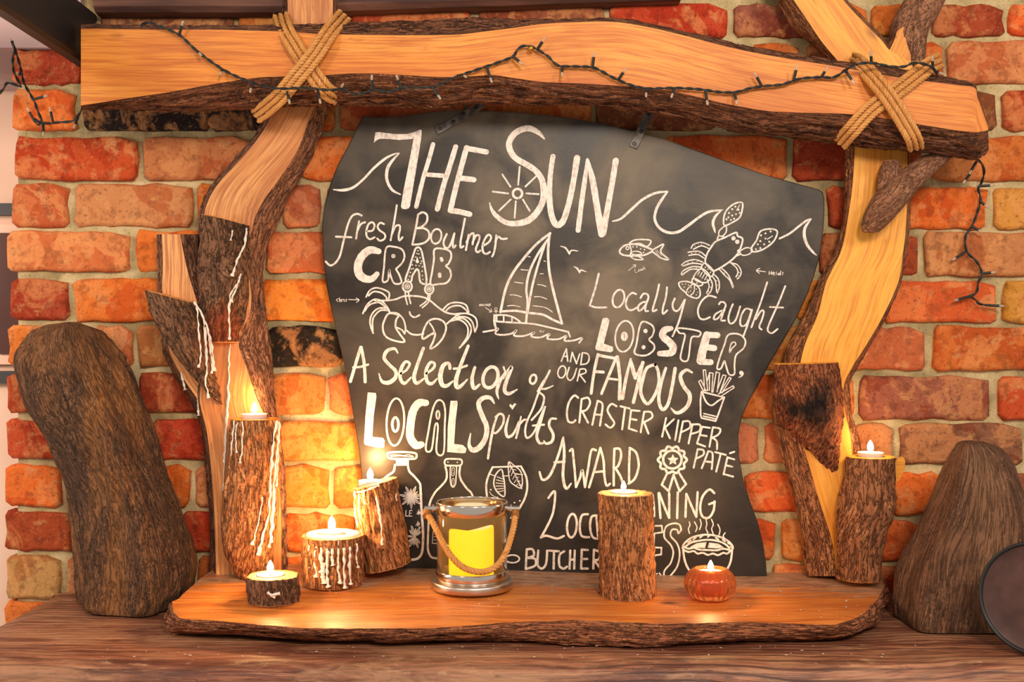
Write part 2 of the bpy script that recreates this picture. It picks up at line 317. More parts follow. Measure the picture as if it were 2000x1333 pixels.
ROWS = [
 ((-82, -8, -80, -10), 'r:30:250 o:270:480 b:500:680 r:700:920 o:940:1180 r:1200:1420 b:1440:1700 r:1720:1900 o:1920:2100'),
 ((10, 72, 12, 68), 'b:200:452 q:470:560 b:575:675 r:691:915 b:940:1175 r:1195:1417 m:1437:1572 o:1590:1690 o:1705:1805 r:1825:1957 o:1975:2100'),
 ((100, 161, 85, 160), 'r:27:160 o:178:400 o:420:650 r:670:890 o:910:1130 o:1150:1270 r:1290:1450 o:1470:1560 b:1580:1760 o:1780:1838 p:1855:2080'),
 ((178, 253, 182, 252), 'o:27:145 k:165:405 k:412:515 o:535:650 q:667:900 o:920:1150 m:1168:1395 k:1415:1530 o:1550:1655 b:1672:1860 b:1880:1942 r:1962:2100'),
 ((271, 349, 268, 350), 'r:33:265 q:284:490 o:508:578 o:595:800 r:820:1040 o:1060:1280 o:1300:1533 r:1553:1660 r:1680:1800 o:1820:2100'),
 ((363, 441, 368, 445), 'q:26:130 p:147:373 o:391:540 p:555:622 o:640:860 r:880:1100 o:1120:1340 o:1360:1600 r:1621:1750 o:1770:1922 y:1945:2120'),
 ((455, 529, 458, 538), 'p:18:250 o:268:500 p:522:720 o:740:950 r:970:1180 o:1200:1400 o:1420:1588 r:1605:1788 p:1806:2100'),
 ((548, 624, 552, 628), 'r:25:130 o:148:345 o:363:498 y:514:740 o:760:980 r:1000:1200 o:1220:1440 o:1460:1541 y:1560:1712 q:1730:1942 y:1963:2150'),
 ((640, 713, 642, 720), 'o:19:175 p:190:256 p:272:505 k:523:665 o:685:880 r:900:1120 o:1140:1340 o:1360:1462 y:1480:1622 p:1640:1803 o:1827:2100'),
 ((731, 804, 738, 818), 'r:17:256 d:275:510 y:528:632 q:648:800 o:820:1040 r:1060:1280 o:1300:1422 o:1440:1662 m:1682:1930 r:1953:2120'),
 ((823, 895, 832, 906), 'r:18:282 r:300:530 y:548:770 o:790:1000 r:1020:1240 o:1260:1330 p:1350:1478 p:1497:1655 p:1672:1742 m:1762:1992'),
 ((911, 987, 930, 1003), 'o:15:116 o:135:300 o:318:366 p:383:530 y:548:640 y:655:850 o:870:1090 r:1110:1320 o:1340:1440 o:1460:1563 o:1583:1725 o:1745:1850 b:1870:2100'),
 ((1003, 1073, 1022, 1097), 'r:12:140 o:160:340 r:358:540 o:558:690 o:710:930 r:950:1160 o:1180:1360 o:1380:1510 y:1530:1702 o:1722:1790 o:1810:2100'),
 ((1089, 1166, 1112, 1188), 'p:14:116 p:133:370 o:390:530 o:550:780 r:800:1010 o:1030:1250 o:1270:1490 q:1510:1692 r:1712:1900 o:1920:2100'),
 ((1181, 1256, 1205, 1280), 'o:12:240 r:260:480 o:500:720 r:740:960 o:980:1200 o:1220:1440 r:1460:1680 o:1700:1900 o:1920:2100'),
 ((1275, 1345, 1298, 1372), 'r:14:130 o:150:380 o:400:620 r:640:860 o:880:1100 o:1120:1340 r:1360:1580 o:1600:1820 o:1840:2100'),
]
def brick(xa, xb, yf, col, edge=False):
    # outline in wall plane, rounded corners, uneven edges; rows: back, side, arris, face
    pts = []; rr = 9
    seed = R.random()*100
    def side(a, b, n): return [(a[0]+(b[0]-a[0])*i/n, a[1]+(b[1]-a[1])*i/n) for i in range(n)]
    nx = 6 if xb-xa > 120 else 3
    xa -= 3.5; xb += 3.5; y0f = yf; yf = lambda x: (y0f(x)[0]-3, y0f(x)[1]+3)
    c = []
    c += side((xa+rr, yf(xa)[0]), (xb-rr, yf(xb)[0]), nx+1); c += side((xb, yf(xb)[0]+rr), (xb, yf(xb)[1]-rr), 2)
    c += [(xb, yf(xb)[1]-rr)]; c += side((xb-rr, yf(xb)[1]), (xa+rr, yf(xa)[1]), nx+1); c += [(xa+rr, yf(xa)[1])]
    c += side((xa, yf(xa)[1]-rr), (xa, yf(xa)[0]+rr), 2); c += [(xa, yf(xa)[0]+rr)]
    c2 = []
    for x, y in c:
        c2.append((x+4.5*noise.noise(Vector((x/17, y/17, seed)))+1.8*R.uniform(-1, 1), y+4.5*noise.noise(Vector((x/17, y/17, seed+9)))+2.2*R.uniform(-1, 1)))
    cx = sum(p[0] for p in c2)/len(c2); cy = sum(p[1] for p in c2)/len(c2)
    f = .0028+R.random()*.0035; tx, tz = R.uniform(-.002, .002), R.uniform(-.0015, .0015)
    def W_(p, ff): q = P(p[0], p[1], 0); q.y = -(ff+tx*(p[0]-cx)/100+tz*(p[1]-cy)/40); return q
    def ins(p, d): 
        dx, dy = cx-p[0], cy-p[1]; w = xb-xa; h = yf(xa)[1]-yf(xa)[0]
        return (p[0]+d*max(-1, min(1, dx/(w*.38))), p[1]+d*max(-1, min(1, dy/(h*.38))))
    o = P(cx, cy, 0)
    rings = [[W_(p, -.030)-o for p in c2], [W_(p, f-.0055)-o for p in c2], [W_(ins(p, 2.2), f-.0012)-o for p in c2], [W_(ins(p, 7), f)-o for p in c2]]
    m_ = MB(); m_.grid(rings, 0, closed=True); m_.fan(rings[-1])
    b = m_.build('brick', M['brick'], wall); b.location = o
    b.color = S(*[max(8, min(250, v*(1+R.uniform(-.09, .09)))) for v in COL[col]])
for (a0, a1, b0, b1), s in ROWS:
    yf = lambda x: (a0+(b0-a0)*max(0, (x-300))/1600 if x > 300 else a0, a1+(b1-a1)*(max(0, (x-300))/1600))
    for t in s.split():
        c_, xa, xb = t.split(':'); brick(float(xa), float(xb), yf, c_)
# recess left of the chimney breast: plaster wall with a framed picture and dark timbers
mb = MB(); mb.box(-2.4, x0+.02, .345, .42, .4, 2.2); struct(mb.build('wall_left', M['plaster'], None, False))
mb = MB(); q0 = P(-300, 100); 
mb.box(-1.3, P(163, 0).x, -.012, .30, P(0, 97).z, P(0, -60).z); struct(mb.build('trim_1', M['lilac'], None, False))
tz = lambda y: CAMZ+(666.5-y)*2.14/FPX
for i, (ya, yb) in enumerate(((104, 161), (399, 422), (725, 749))):
    mb = MB(); mb.box(-1.6, x0+.03, .325, .344, tz(yb), tz(ya)); o = struct(mb.build('trim_%d' % (i+2), M['char'], None, False))
pic = thing('framed_picture', 'cream-mounted dark picture hanging on plaster wall past left brick edge', 'picture', (-.93, .34, tz(575)))
mb = MB(); mb.box(-1.25, -.80, .328, .343, tz(712), tz(440)); mb.build('picture_mount', M['plaster'], pic, False)
mb = MB(); mb.box(-.985, -.80, .322, .329, tz(692), tz(457)); mb.build('picture_print', M['dark'], pic, False)
# timber along the wall head and the black ceiling beam coming towards the room
mb = MB(); rows = []
for i in range(60):
    px = 185+i*(1330-185)/59; yb = (26 if px < 600 else 26-24*(px-600)/700)+2*fbm(px/60, 3)
    z = P(px, yb, .03).z; x = P(px, yb, .03).x
    rows.append([Vector((x, .01, z)), Vector((x, -.012, z)), Vector((x, -.028-.004*fbm(px/40, 1), z+.002)), Vector((x, -.036, z+.01)), Vector((x, -.036, z+.10)), Vector((x, .01, z+.10))])
mb.grid(rows, 0, closed=True, flip=True); mb.fan(rows[0]); mb.fan(rows[-1], flip=True); struct(mb.build('trim_5', M['timber'], None, False))
mb = MB(); xa, xb = P(157, 0).x, P(189, 0).x; za, zb = P(0, 137).z, P(0, 30).z
rows = []
for i in range(24):
    y = .0-1.55*i/23; w = .0025*fbm(y*6, 2)
    rows.append([Vector((xa+.006, y, za+w)), Vector((xb-.004, y, za+w)), Vector((xb+w, y, za+.006+w)), Vector((xb+w, y, zb)), Vector((xa, y, zb)), Vector((xa, y, za+.006+w))])
mb.grid(rows, 0, closed=True); mb.fan(rows[0], flip=True); mb.fan(rows[-1]); struct(mb.build('trim_6', M['black'], None, False))
# mantel beam
mb = MB(); rows = []; uvr = []
XL, XR = P(110, 0).x, 1.02
fz = [(.0, 0)] + [(.36*k/26, 0) for k in range(1, 27)] + [(.372, -.0015), (.382, -.005), (.390, -.011), (.395, -.02), (.398, -.04)] + [(.399, -.05-.02*k) for k in range(1, 13)]
arc = 0
for i in range(221):
    x = XL+(XR-XL)*i/220; r = []; u = []; L = 0; pf = (0, 0)
    for k, (f, z) in enumerate(fz):
        L += math.dist(f_ := (f, z), pf); pf = (f, z)
        dz = .0035*fbm(x*9, L*30, 1)+.0012*fbm(x*30, L*160, 2); e = .012*fbm(f*14, 7) if i == 0 else 0
        edge = -.004*max(0, 1-i/3) if k else 0
        r.append(Vector((x+e, -f+(dz if f > .38 else 0), ZM-.0015+z+(min(0, dz) if f <= .38 else 0)+edge)) if k else Vector((x, 0, ZM-.001)))
        u.append((L+.02*fbm(x*4, L*6, 5), x))
    r.append(Vector((x, 0, ZM-.29))); u.append((L+.4, x)); rows.append(r); uvr.append(u)
mb.grid(rows, 0, uvr); 
mb.fan(rows[0], 0, flip=True); mb.fan(rows[-1], 0)
mantel = tag(mb.build('mantel_beam', M['mantel']), 'thick dark brown mantel beam running along the bottom of the picture', 'mantel shelf')

# ------------------------------------------------------------------ live-edge slab on the mantel
def lerp_t(t, x):
    if x <= t[0][0]: return t[0][1]
    for (a, b), (c, d) in zip(t, t[1:]):
        if x <= c: return b+(d-b)*(x-a)/(c-a)
    return t[-1][1]
TOPY = [(335, 1192), (350, 1206), (400, 1209), (525, 1219), (600, 1225), (845, 1225), (985, 1214), (1125, 1209), (1300, 1216), (1475, 1213), (1632, 1219), (1672, 1205), (1700, 1190), (1730, 1175)]
BOTY = [(335, 1243), (525, 1246), (700, 1253), (740, 1262), (950, 1256), (1055, 1260), (1195, 1270), (1300, 1267), (1475, 1257), (1580, 1255), (1650, 1253), (1703, 1232), (1717, 1202), (1730, 1180)]
XLT = [(0, 432), (.3, 392), (.6, 358), (.85, 336), (1, 338)]
XRT = [(0, 1704), (.15, 1722), (.5, 1728), (.8, 1716), (1, 1690)]
def zslab(x, f):
    zb = -.362 if x < -.1 else (-.362-.014*min(1, (x+.1)/.4)); return zb+(-.379-zb)*min(1, f/.28)
NXs, NTs = 240, 26; top = []
for j in range(NTs+1):
    t = j/NTs; r = []
    for i in range(NXs+1):
        s = i/NXs; px = lerp_t(XLT, t)+(lerp_t(XRT, t)-lerp_t(XLT, t))*s
        ff = D0-FPX*.379/(lerp_t(TOPY, px)+1.5*fbm(px/30, 2)-666.5); ff = max(.15, ff)
        f = .004+(ff-.004)*t; x = (px-1000)*(D0-f)/FPX
        z = CAMZ+zslab(x, f)+.0012*fbm(x*14, f*40)-.0025*max(0, t-.93)/.07*.8
        r.append(Vector((x, -f, z)))
    top.append(r)
mb = MB(); mb.grid(top, 0, [[(-p.y+.02*fbm(p.x*5, p.y*9), p.x) for p in r] for r in top], flip=True)
per = [top[j][0] for j in range(NTs)]+[top[NTs][i] for i in range(NXs)]+[top[j][NXs] for j in range(NTs, 0, -1)]+[top[0][i] for i in range(NXs, 0, -1)]
n = len(per); rings = []; uvr = []; acc = [0]
for k in range(1, n): acc.append(acc[-1]+(per[k]-per[k-1]).length)
for h in range(17):
    q = h/16; r = []; u = []
    for k, p in enumerate(per):
        a = (per[(k+2) % n]-per[k-2]); nn = Vector((a.y, -a.x, 0)); nn = nn.normalized() if nn.length > 1e-9 else Vector((0, -1, 0))
        if p.y > -.006: nn = Vector((0, 0, 0))
        nn = -nn if nn.dot(Vector((p.x-.02, p.y+.15, 0))) < 0 else nn
        zb = ZM+.0005
        if p.y < -.2:                               # the underside lifts off the mantel here and there
            px = 1000+p.x*FPX/(D0+p.y); d = FPX*.409/(lerp_t(BOTY, px)-666.5); sh = -(D0-d)-p.y
        else: sh = 0
        bul = math.sin(q*PI)*.004; g = (.008*fbm(acc[k]*16, q*2.5, 3)+.005*(1-abs(fbm(acc[k]*30, q*9, 8, 4))*4))*min(1, q*6)
        v = Vector((p.x, p.y, p.z+(zb+max(0, .004*fbm(acc[k]*7, 5))-p.z)*q))+nn*(bul+g)
        v.y += max(-.03, min(.03, sh))*q
        if q > .7 and p.y < -.006: v -= nn*(q-.7)/.3*.012
        v.y = min(v.y, -.002)
        r.append(v); u.append((q*.035, acc[k]))
    rings.append(r); uvr.append(u)
mb.grid(rings, 1, uvr, closed=True)
mb.fan(rings[-1], 1)
slab = tag(mb.build('wood_slab', [M['slabtop'], M['slabbark']]), 'long live-edge orange wooden slab lying on the mantel beam under the candles', 'wood slab')
# ------------------------------------------------------------------ timbers lashed into a frame
def barkn(a, v, seed=0):
    return .75*(1-3.6*abs(noise.noise(Vector((a*80, v*14+noise.noise(Vector((a*30, v*12, seed+2))), seed)))))+.5*noise.noise(Vector((a*24, v*9, seed+4)))+.35*noise.noise(Vector((a*190, v*60, seed+7)))
def plank(name, st, ff, fb, mats, parent, ax='v', step=3, amp=.0045, nf=10, ns=16, seed=0, bulge=None, wav=.0008):
    st = cr([tuple(float(q) for q in s) for s in st], step=step*1.0) if ax == 'v' else cr([tuple(float(q) for q in s) for s in st], step=step*1.0)
    def pt(s, v, f): return P(v, s, f) if ax == 'v' else P(s, v, f)
    sa, fa, sb, ua, uf, ub, bk, capsA = [], [], [], [], [], [], [], []
    L = 0; prev = None
    for s in st:
        t, a0, a1, b1, b0 = s[:5]; mid = pt(t, (a1+b1)/2, ff)
        if prev is not None: L += (mid-prev).length
        prev = mid
        w = (b1-a1)*1.7/FPX
        fw = [pt(t, a1+(b1-a1)*k/nf, ff+wav*fbm(L*14, k/nf*3, seed)+(.0006*noise.noise(Vector((L*60, k, seed))))) for k in range(nf+1)]
        def side(e, o, sg, sd):
            r = []; u = []; D = ff-fb; wd = abs(e-o)*1.7/FPX
            for k in range(ns+1):
                q = k/ns; v = e+(o-e)*math.sin(min(1, q*1.5)*PI/2); f = ff-D*q
                p = pt(t, v, f); arc = q*(D+wd); g = amp*barkn(arc, L, sd+seed)*min(1, q*5)*(1 if k < ns else .3)
                if ax == 'v': p.x += sg*g
                else: p.z -= sg*g
                p.y -= g*.6*(1 if k < ns else 0)*min(1, wd/.02)
                r.append(p); u.append((arc, L))
            return r, u
        ra, u1 = side(a1, a0, -1, 0); rb, u2 = side(b1, b0, 1, 31)
        fw[0] = ra[0].copy(); fw[-1] = rb[0].copy()
        sa.append(ra); ua.append(u1); sb.append(rb); ub.append(u2); fa.append(fw); uf.append([(w*k/nf+seed*.37, L+seed*.11) for k in range(nf+1)])
        bk.append([ra[-1].copy(), rb[-1].copy()])
        capsA.append([p.copy() for p in ra[::-1]]+[p.copy() for p in fw[1:-1]]+[p.copy() for p in rb])
    mb = MB(); fl = ax == 'v'
    mb.grid(fa, 0, uf, flip=not fl); mb.grid(sa, 1, ua, flip=fl); mb.grid(sb, 1, ub, flip=not fl); mb.grid(bk, 1, flip=fl)
    mb.fan(capsA[0], 0, flip=fl); mb.fan(capsA[-1], 0, flip=not fl)
    return mb.build(name, mats, parent)
def log(name, pts, mats, parent=None, sq=1.0, amp=.004, n=88, hole=None, seed=0, step=2.4, lump=.0, grooves=1.0):
    pts = [tuple(float(v) for v in (p if len(p) == 5 else tuple(p)+(0,))) for p in pts]
    pp = cr(pts, step=step); rows = []; uvr = []; L = 0; prev = None; info = []
    for (x, y, r, f, tilt) in pp:
        c = P(x, y, f); rm = max(.0015, r*(D0-f)/FPX); a = math.radians(tilt)
        if prev is not None: L += (c-prev).length
        prev = c; U = Vector((math.cos(a), 0, -math.sin(a))); Wv = Vector((0, -1, 0)); row = []; u = []
        for j in range(n):
            th = 2*PI*j/n; arc = th*rm
            # seamless bark: sample on a cylinder
            cx, cy = math.cos(th)*rm, math.sin(th)*rm
            wq = .5*noise.noise(Vector((cx*40, cy*40, L*30+seed))); g = .62*(1-3.4*abs(noise.noise(Vector((cx*125+wq, cy*125-wq, L*24+seed)))))*grooves+.5*noise.noise(Vector((cx*28, cy*28, L*10+seed+5)))+.35*noise.noise(Vector((cx*200, cy*200, L*70+seed)))
            rr = rm+min(amp, rm*.3)*g+lump*noise.noise(Vector((cx*12, cy*12, L*12+seed)))
            row.append(c+U*math.cos(th)*rr+Wv*math.sin(th)*rr*sq); u.append((arc, L))
        rows.append(row); uvr.append(u); info.append((c, rm, U, Wv))
    mb = MB()
    mb.grid([r+[r[0].copy()] for r in rows], 0, [u+[(2*PI*u[1][0]*n/(2*PI), u[0][1])] for u in uvr], flip=False)
    for r, fl, k in ((rows[0], True, 0), (rows[-1], False, -1)):
        c, rm, U, Wv = info[k]; N = U.cross(Wv).normalized(); N = N if (k == 0) == (N.z > 0) else -N
        ring0 = [p.copy() for p in r]; ring1 = [c+(p-c)*.965+N*.0012 for p in r]
        rr = [ring0, ring1]
        if hole and k == 0:
            hc = P(hole[0], hole[1], hole[2]); hc = Vector((hc.x, hc.y, c.z))
            def proj(p): d = p-c; return p-N*d.dot(N)
            cc = proj(hc)
            h = [proj(cc+(p-c).normalized()*hole[3])+N*.0012 for p in r]
            rr += [[h_*.5+r_*.5 for h_, r_ in zip(h, ring1)], h, [q-N*.009 for q in h]]
        ring = rr[-1]; g = [[(p.x*1.0, p.y*.6) for p in q] for q in rr]
        mb.grid([q+[q[0].copy()] for q in rr], 1, [q+[q[0]] for q in g], flip=not fl if k else fl)
        mb.fan([p.copy() for p in ring], 1, [(p.x, p.y*.6) for p in ring], flip=fl)
    o = mb.build(name, mats, parent)
    return o, info
def drip(parent, pts, surf, r=2.0, bulb=1.5):         # a run of wax down a surface; pts in the picture, surf gives how far forward
    mb = MB(); q = cr([tuple(map(float, p)) for p in pts], step=3)
    path = [P(x+2.6*noise.noise(Vector((x/9, y/11, 2))), y, surf(x, y)+.0006) for x, y in q]
    rr = r*1.65/FPX
    tube(mb, path, rr, 6, taper=lambda t: (.72+.75*noise.noise(Vector((t*11, r, pts[0][0]))) + (bulb*.5 if t > .93 else 0)))
    return mb.build('wax_drip', M['wax'], parent)
def cyl(cx, r, fc, sq=1.0):                            # surface of an upright round log
    rm = r*(D0-fc)/FPX
    return lambda x, y: fc+rm*sq*math.sqrt(max(0, 1-min(1, abs(x-(cx(y) if callable(cx) else cx))/r)**2))

# cross beam
cb = [(158, 53, 56, 206, 211), (200, 52, 56, 200, 211), (230, 53, 57, 195, 211), (330, 54, 58, 180, 213), (420, 54, 58, 164, 212), (500, 54, 60, 152, 210), (560, 52, 62, 149, 206), (620, 50, 66, 148, 203), (700, 49, 68, 143, 205), (780, 45, 69, 146, 206), (850, 42, 69, 150, 209), (900, 40, 67, 150, 200), (960, 41, 60, 147, 198), (1000, 42, 55, 152, 201), (1060, 42, 47, 160, 203), (1130, 40, 43, 163, 202), (1200, 40, 43, 167, 205), (1260, 49, 52, 172, 216), (1330, 65, 68, 182, 229), (1400, 81, 86, 199, 246), (1450, 92, 98, 209, 257), (1500, 101, 108, 217, 260), (1560, 111, 118, 220, 267), (1640, 123, 131, 222, 280), (1700, 132, 142, 227, 287), (1760, 141, 152, 237, 291), (1820, 151, 160, 247, 298), (1870, 160, 166, 255, 305), (1903, 169, 171, 258, 308), (1909, 187, 189, 258, 306), (1916, 207, 209, 257, 302), (1923, 227, 229, 256, 298), (1930, 246, 248, 254, 290)]
beam = plank('cross_beam', cb, .150, .078, [M['oak'], M['barkB']], None, 'h', amp=.0055, seed=1, ns=26)
tag(beam, 'long wavy orange oak beam with bark underside across the top of the chalkboard', 'beam')
# left upright
L0 = P(485, 1132, .045)
lp = thing('oak_upright', 'bent oak post left of the chalkboard, with wax-streaked bark stubs', 'post', L0, 'oak uprights carrying the cross beam')
plank('post_body', [(-30, 555, 560, 650, 660), (20, 557, 562, 650, 658), (60, 556, 562, 650, 658), (120, 545, 560, 645, 655), (160, 535, 555, 640, 650), (190, 528, 546, 622, 641), (235, 517, 526, 603, 633), (275, 492, 501, 589, 620), (315, 457, 467, 569, 603), (355, 420, 430, 541, 580), (390, 400, 408, 516, 559), (430, 392, 398, 497, 542), (500, 392, 400, 485, 514), (600, 385, 393, 490, 516), (665, 390, 400, 466, 524), (720, 388, 397, 482, 530), (780, 380, 390, 502, 536), (850, 398, 405, 532, 545), (950, 408, 415, 546, 556), (1050, 415, 420, 549, 557), (1128, 416, 422, 550, 557)], .068, .012, [M['oakL'], M['barkL']], lp, seed=2)
plank('side_limb', [(458, 309, 316, 352, 385), (520, 311, 318, 364, 393), (575, 311, 317, 380, 402), (640, 318, 324, 400, 410), (690, 322, 332, 405, 412), (740, 348, 358, 408, 412), (785, 378, 388, 410, 414), (830, 396, 404, 412, 416)], .060, .014, [M['oakL'], M['barkL']], lp, seed=3)
tr, _ = log('bark_trunk', [(443, 432, 49, .058, 13), (443, 480, 50, .058, 8), (441, 550, 51, .058, 3), (440, 610, 46, .056, 0), (438, 668, 37, .052, 0)], [M['trunkL'], M['oakL']], lp, sq=.95, seed=4, amp=.0045)
st, _ = log('bark_stub', [(337, 580, 50, .062, 15), (350, 630, 55, .062, 20), (368, 680, 54, .062, 28), (395, 735, 42, .062, 34), (424, 782, 14, .062, 38)], [M['trunkL'], M['oakL']], lp, sq=.9, seed=6, amp=.0045)
cs, _ = log('candle_stub', [(499, 819, 45, .088, 0), (498, 870, 47, .088, 0), (494, 930, 50, .088, 0), (488, 975, 50, .092, 0), (486, 1030, 50, .094, 0), (487, 1080, 44, .092, 0), (494, 1118, 32, .086, 0), (497, 1131, 26, .084, 0)], [M['barkO'], M['oak']], lp, sq=.95, seed=9, hole=(497, 815, .090, .0205), amp=.0045)
cs['label'] = 'rust-brown round stub topped by a tea light'
mb = MB(); ring = []; ring2 = []
for k in range(24):
    a = 2*PI*k/24; x = 459+20*math.cos(a)+6*math.sin(a); y = 950-36*math.sin(a)
    f = .120+.010*(x-459)/22
    ring.append(P(x, y, f)); ring2.append(P(459+(x-459)*1.1, 950+(y-950)*1.06, f-.018))
mb.grid([ring2, ring], 1, closed=True); mb.fan([p.copy() for p in ring], 0, [(p.z, p.x) for p in ring]); mb.build('cut_facet', [M['oakL'], M['barkO']], lp)
# right upright
R0 = P(1640, 1128, .045)
rp = thing('oak_upright', 'golden S-curved oak post right of the chalkboard, with a charred bark stub', 'post', R0, 'oak uprights carrying the cross beam')
plank('post_body', [(-30, 1500, 1528, 1628, 1632), (0, 1520, 1550, 1647, 1651), (49, 1545, 1583, 1692, 1697), (79, 1577, 1603, 1722, 1728), (100, 1600, 1620, 1740, 1744), (125, 1625, 1640, 1780, 1783), (160, 1645, 1655, 1780, 1783), (250, 1655, 1669, 1773, 1775), (350, 1652, 1666, 1772, 1774), (433, 1649, 1655, 1770, 1773), (492, 1632, 1642, 1764, 1768), (552, 1600, 1614, 1754, 1757), (615, 1574, 1597, 1726, 1730), (671, 1542, 1573, 1694, 1699), (720, 1530, 1560, 1663, 1670), (755, 1520, 1545, 1648, 1656), (800, 1510, 1530, 1650, 1660), (866, 1522, 1566, 1662, 1676), (971, 1552, 1598, 1668, 1680), (1062, 1570, 1626, 1652, 1658), (1126, 1576, 1633, 1643, 1647)], .068, .012, [M['oakR'], M['barkR']], rp, seed=12)
plank('forked_tip', [(52, 1750, 1764, 1781, 1784), (62, 1742, 1752, 1780, 1784), (80, 1738, 1746, 1779, 1784), (128, 1716, 1722, 1779, 1783)], .064, .02, [M['oakR'], M['barkR']], rp, seed=13)
log('dark_branch', [(1824, -30, 36, .045, 0), (1796, 22, 40, .045, 10), (1776, 65, 36, .045, 0), (1780, 125, 26, .045, 0)], [M['branch'], M['oakR']], rp, sq=.8, seed=14, amp=.002, grooves=.4, lump=.004)
log('cut_branch', [(1832, 305, 30, .086, 0), (1806, 325, 34, .092, 0), (1776, 352, 37, .098, 0), (1746, 382, 38, .10, 0), (1722, 415, 33, .10, 0), (1706, 440, 25, .098, 0), (1700, 452, 17, .096, 0)], [M['branch'], M['branch']], rp, sq=.8, seed=15, amp=.0015, grooves=.3, lump=.005)
log('branch_nub', [(1741, 316, 16, .088, 0), (1738, 340, 22, .09, 0), (1736, 372, 24, .09, 0)], [M['branch'], M['branch']], rp, seed=16, amp=.0015, n=28, grooves=.3)
log('charred_stub', [(1573, 710, 60, .060, -2), (1574, 745, 62, .062, 0), (1582, 800, 64, .062, 0), (1594, 850, 47, .062, 0), (1611, 890, 26, .062, 0), (1627, 925, 7, .062, 0)], [M['stubR'], M['oakR']], rp, sq=.85, seed=17, amp=.0045, lump=.004)
cs2, _ = log('candle_stub', [(1702, 893, 44, .086, 0), (1698, 930, 46, .088, 0), (1692, 975, 52, .09, 0), (1687, 1005, 51, .09, 0), (1681, 1045, 44, .09, 0), (1679, 1090, 41, .088, 0), (1678, 1130, 40, .086, 0)], [M['barkR'], M['oakR']], rp, sq=.95, seed=18, hole=(1700, 890, .088, .0205), lump=.003)
mb = MB(); ring = []; ring2 = []
for k in range(20):
    a = 2*PI*k/20; x = 1754+12*math.cos(a)-7*math.sin(a)*-1; y = 918-26*math.sin(a)
    ring.append(P(x, y, .098)); ring2.append(P(1745+(x-1754)*.8, 920+(y-918)*.9, .070))
mb.grid([ring2, ring], 1, closed=True); mb.fan([p.copy() for p in ring], 0, [(p.z, p.x) for p in ring]); mb.build('cut_facet', [M['oakR'], M['barkR']], rp)

# wax runs on the left post
sf = lambda x, y: .069
su = cyl(441, 51, .058, .95)
for pts, r in (([(481, 446), (477, 480), (465, 505), (454, 540)], 3), ([(470, 535), (463, 560), (450, 590)], 2.6), ([(463, 555), (450, 580), (447, 620), (449, 664)], 2.6), ([(455, 450), (452, 470)], 1.6)):
    drip(lp, pts, lambda x, y: su(x, y)+.0035, r)
for pts, r in (([(449, 672), (447, 720), (445, 780), (441, 860), (436, 960)], 2.4), ([(446, 740), (441, 820), (438, 905)], 1.8)): drip(lp, pts, sf, r)
sb = lambda x, y: .062+.041*math.sqrt(max(0, 1-min(1, abs(x-(337+(y-580)*.43))/56)**2))+.004
for pts, r in (([(378, 590), (392, 610), (408, 650), (415, 690), (418, 725)], 3.0), ([(384, 600), (388, 640), (392, 690), (388, 718)], 2.2), ([(400, 640), (404, 690), (404, 720), (402, 745), (408, 778)], 2.2), ([(405, 640), (413, 700), (414, 730)], 1.8), ([(397, 620), (400, 670), (404, 715)], 1.6)): drip(lp, pts, sb, r)
drip(lp, [(354, 728), (358, 745), (361, 762)], lambda x, y: .060, 3, 2); drip(lp, [(386, 770), (387, 790), (388, 812)], lambda x, y: .060, 3, 2)
s1 = cyl(496, 50, .090, .95)
for pts, r in (([(541, 822), (536, 850), (531, 900), (527, 960), (526, 1000), (515, 1040), (505, 1085)], 3.0), ([(546, 826), (541, 880), (536, 940), (534, 1000), (528, 1060)], 3.0), ([(534, 960), (531, 1010), (526, 1070)], 2.4), ([(513, 972), (505, 1020), (493, 1065)], 2.4), ([(464, 826), (460, 850), (462, 885)], 2.0), ([(474, 824), (473, 870), (469, 905)], 2.0), ([(457, 822), (454, 860), (449, 915)], 2.4), ([(541, 850), (543, 900), (540, 950)], 1.8), ([(444, 980), (448, 1010)], 2.4)): drip(lp, pts, lambda x, y: s1(x, y)+.003, r)

# rope lashings
def lashing(label, centres, over_first):
    allp = [P(*p) for st_ in centres for p in st_]; c = sum(allp, Vector())/len(allp)
    t = thing('rope_lashing', label, 'rope', c, 'rope lashings crossing the beam'); hairs = []
    for st_ in centres:
        for k in (-1, 0, 1):
            q = []
            pp = cr([tuple(map(float, p)) for p in st_], step=2.0)
            for i, (x, y, f) in enumerate(pp):
                a = pp[max(0, i-3)]; b = pp[min(len(pp)-1, i+3)]; dx, dy = b[0]-a[0], b[1]-a[1]; L = math.hypot(dx, dy) or 1
                q.append(P(x-dy/L*11.5*k, y+dx/L*11.5*k, f+.0008*math.sin(i*.2+k)))
            mb = MB(); rope(mb, q, .0045, 66); mb.build('rope_strand', M['rope'], t)
            for h in range(26):
                p = R.choice(q); dv = Vector((R.uniform(-1, 1), R.uniform(-1, -.1), R.uniform(-1, 1))).normalized()
                hairs.append([p+dv*.003, p+dv*.0065+Vector((0, 0, .0004)), p+dv*R.uniform(.009, .013)+Vector((R.uniform(-.004, .004), 0, R.uniform(-.004, .004)))])
    mb = MB()
    for h in hairs: tube(mb, h, .00022, 3, caps=False)
    o = mb.build('loose_fibres', M['rope'], t); o['kind'] = 'stuff'
    return t
lashing('pale rope lashing crossed over the left end of the oak beam', [
    [(548, 30, .07), (553, 48, .12), (565, 72, .1565), (598, 125, .1575), (632, 172, .1565), (650, 186, .135), (662, 190, .10)],
    [(672, 30, .075), (660, 44, .12), (643, 64, .160), (612, 110, .168), (575, 155, .164), (545, 190, .155), (515, 216, .12), (500, 226, .09)]], 1)
